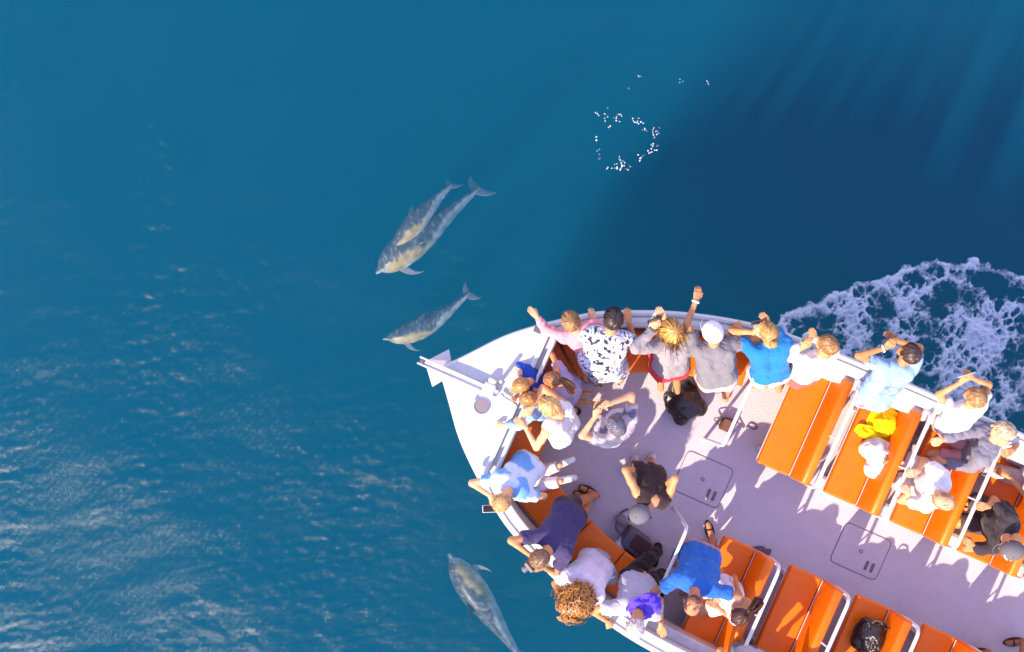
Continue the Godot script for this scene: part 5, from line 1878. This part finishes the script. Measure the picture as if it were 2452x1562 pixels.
func shoulder_bag(label: String, at: Vector3, turn: float, color: Color) -> void:
	var t := thing("shoulder_bag", label, "bag", at, turn)
	var body := obj("bag", rounded_box(Vector3(0.17, 0.09, 0.14), 0.035, 0.02), cloth_plain(color), t)
	body.position.y = 0.05
	body.rotation.y = -0.9
	var flap := obj("flap", rounded_box(Vector3(0.13, 0.02, 0.135), 0.009), cloth_plain(color * 1.5), t)
	flap.position = Vector3(0.0, 0.108, 0.0)
	flap.rotation.y = -0.9
	obj("strap", tube(bend([Vector3(-0.08, 0.07, -0.06), Vector3(-0.11, 0.09, -0.16), Vector3(0.02, 0.10, -0.10), Vector3(0.10, 0.06, -0.02), Vector3(0.16, 0.012, 0.12)], 0.05), 0.008, 6), M.rubber, t)
	obj("strap", tube(bend([Vector3(0.18, 0.012, 0.13), Vector3(0.25, 0.012, 0.10), Vector3(0.30, 0.012, 0.18), Vector3(0.26, 0.012, 0.20), Vector3(0.19, 0.012, 0.12)], 0.03), 0.007, 6), M.rubber, t)


func camera_bag(at: Vector3) -> void:
	var t := thing("camera_bag", "dark camera bag with brown lid and loose black straps on deck", "bag", at, -0.62)
	var box := obj("bag", rounded_box(Vector3(0.30, 0.26, 0.24), 0.035, 0.01), M.rubber, t)
	box.position.y = 0.132
	var lid := obj("lid", rounded_box(Vector3(0.20, 0.03, 0.16), 0.012, 0.006), cloth_plain(Color(0.075, 0.032, 0.028)), t)
	lid.position = Vector3(0.04, 0.285, -0.02)
	var pocket := obj("pocket", rounded_box(Vector3(0.2, 0.16, 0.07), 0.025), cloth_plain(Color(0.03, 0.022, 0.024)), t)
	pocket.position = Vector3(-0.02, 0.11, 0.15)
	var pouch := obj("pouch", rounded_box(Vector3(0.15, 0.10, 0.10), 0.04, 0.02), cloth_plain(Color(0.24, 0.20, 0.22)), t)
	pouch.position = Vector3(-0.24, 0.055, -0.10)
	obj("strap", tube(bend([Vector3(-0.13, 0.2, 0.02), Vector3(-0.26, 0.1, 0.02), Vector3(-0.30, 0.012, -0.16), Vector3(-0.22, 0.012, -0.27), Vector3(-0.12, 0.02, -0.22)], 0.06), 0.010, 6), M.rubber, t)
	obj("strap", tube(bend([Vector3(-0.16, 0.012, -0.1), Vector3(-0.20, 0.012, -0.3), Vector3(-0.06, 0.012, -0.36), Vector3(0.02, 0.015, -0.30)], 0.06), 0.009, 6), M.rubber, t)
	obj("buckle", rounded_box(Vector3(0.05, 0.015, 0.03), 0.006), M.steel, t).position = Vector3(0.13, 0.31, 0.03)


func crumpled(rx: float, ry: float, rz: float, amp: float, seed_: int, flare := 0.0) -> ArrayMesh:
	# soft cloth dome; flare turns its lower edge out into a brim
	var v := PackedVector3Array()
	var idx := PackedInt32Array()
	var nu := 40
	var nv := 18
	for j in nv + 1:
		for i in nu:
			var a := TAU * i / nu
			var s := float(j) / nv
			var b := PI * 0.5 * minf(s / 0.65, 1.0)
			var rr := sin(b)
			var y := cos(b)
			if s > 0.65:
				rr += flare * (s - 0.65) / 0.35
				y -= 0.10 * (s - 0.65) / 0.35 * (1.0 if flare > 0.0 else 8.0)
			var p := Vector3(cos(a) * rr * rx, maxf(y, -0.9) * ry, sin(a) * rr * rz)
			var w := folds.get_noise_3d(p.x * 3.0 + seed_, p.y * 3.0, p.z * 3.0)
			p += Vector3(cos(a), 0.7, sin(a)) * w * amp
			v.append(p)
	for j in nv:
		for i in nu:
			var a := j * nu + i
			var b := j * nu + (i + 1) % nu
			idx.append_array(PackedInt32Array([a, a + nu, b, b, a + nu, b + nu]))
	return smooth_mesh(v, idx)


func sun_hat(at: Vector3) -> void:
	var t := thing("sun_hat", "crumpled bright yellow sun hat lying on an orange bench", "hat", at + Vector3(0, 0.03, 0), 0.5)
	t.scale = Vector3(1.25, 1.0, 1.25)
	var m := cloth_plain(Color(0.84, 0.62, 0.0))
	obj("crown", crumpled(0.10, 0.11, 0.11, 0.022, 3, 0.5), m, t)
	var fold := obj("folded_brim", crumpled(0.06, 0.06, 0.13, 0.02, 9, 0.25), m, t)
	fold.position = Vector3(-0.14, 0.0, 0.03)
	fold.rotation = Vector3(0.0, 0.5, 0.5)


func tote(at: Vector3) -> void:
	var t := thing("tote_bag", "slumped white canvas bag with orange straps on an orange bench", "bag", at, 0.35)
	t.scale = Vector3.ONE * 1.25
	field_begin(Vector3(-0.25, -0.03, -0.28), Vector3(0.25, 0.24, 0.28), 0.014)
	field_bone(Vector3(-0.06, 0.07, -0.1), Vector3(0.07, 0.07, -0.06), 0.07, 0.07, 0.05)
	field_bone(Vector3(-0.06, 0.075, 0.06), Vector3(0.06, 0.075, 0.1), 0.08, 0.06, 0.06)
	field_bone(Vector3(0.0, 0.1, -0.1), Vector3(0.0, 0.11, 0.08), 0.07, 0.07, 0.05)
	obj("bag", garment_mesh(Vector3.ZERO, 0.016, Color(0.60, 0.57, 0.56)), cloth(Color(0.60, 0.57, 0.56)), t)
	for s in [-1.0, 1.0]:
		obj("strap", tube(bend([Vector3(-0.02, 0.205, 0.02 * s + 0.04), Vector3(0.07, 0.21, 0.04 * s + 0.05), Vector3(0.15, 0.15, 0.07 * s + 0.06), Vector3(0.12, 0.04, 0.08 * s + 0.05)], 0.04), 0.014, 6), cloth_plain(Color(0.75, 0.25, 0.06)), t)


func scarf() -> void:
	var t := thing("scarf", "rumpled violet scarf over the shoulders of the white-haired passenger", "scarf", Vector3(1.321, 2.16, 2.833))
	var m := cloth_plain(Color(0.10, 0.05, 0.56))
	var a := obj("cloth", crumpled(0.15, 0.05, 0.14, 0.03, 17, 0.25), m, t)
	a.rotation = Vector3(0.45, 0.3, 0.0)
	var b := obj("loose_end", crumpled(0.08, 0.05, 0.09, 0.025, 23, 0.3), m, t)
	b.position = Vector3(0.06, 0.05, -0.06)
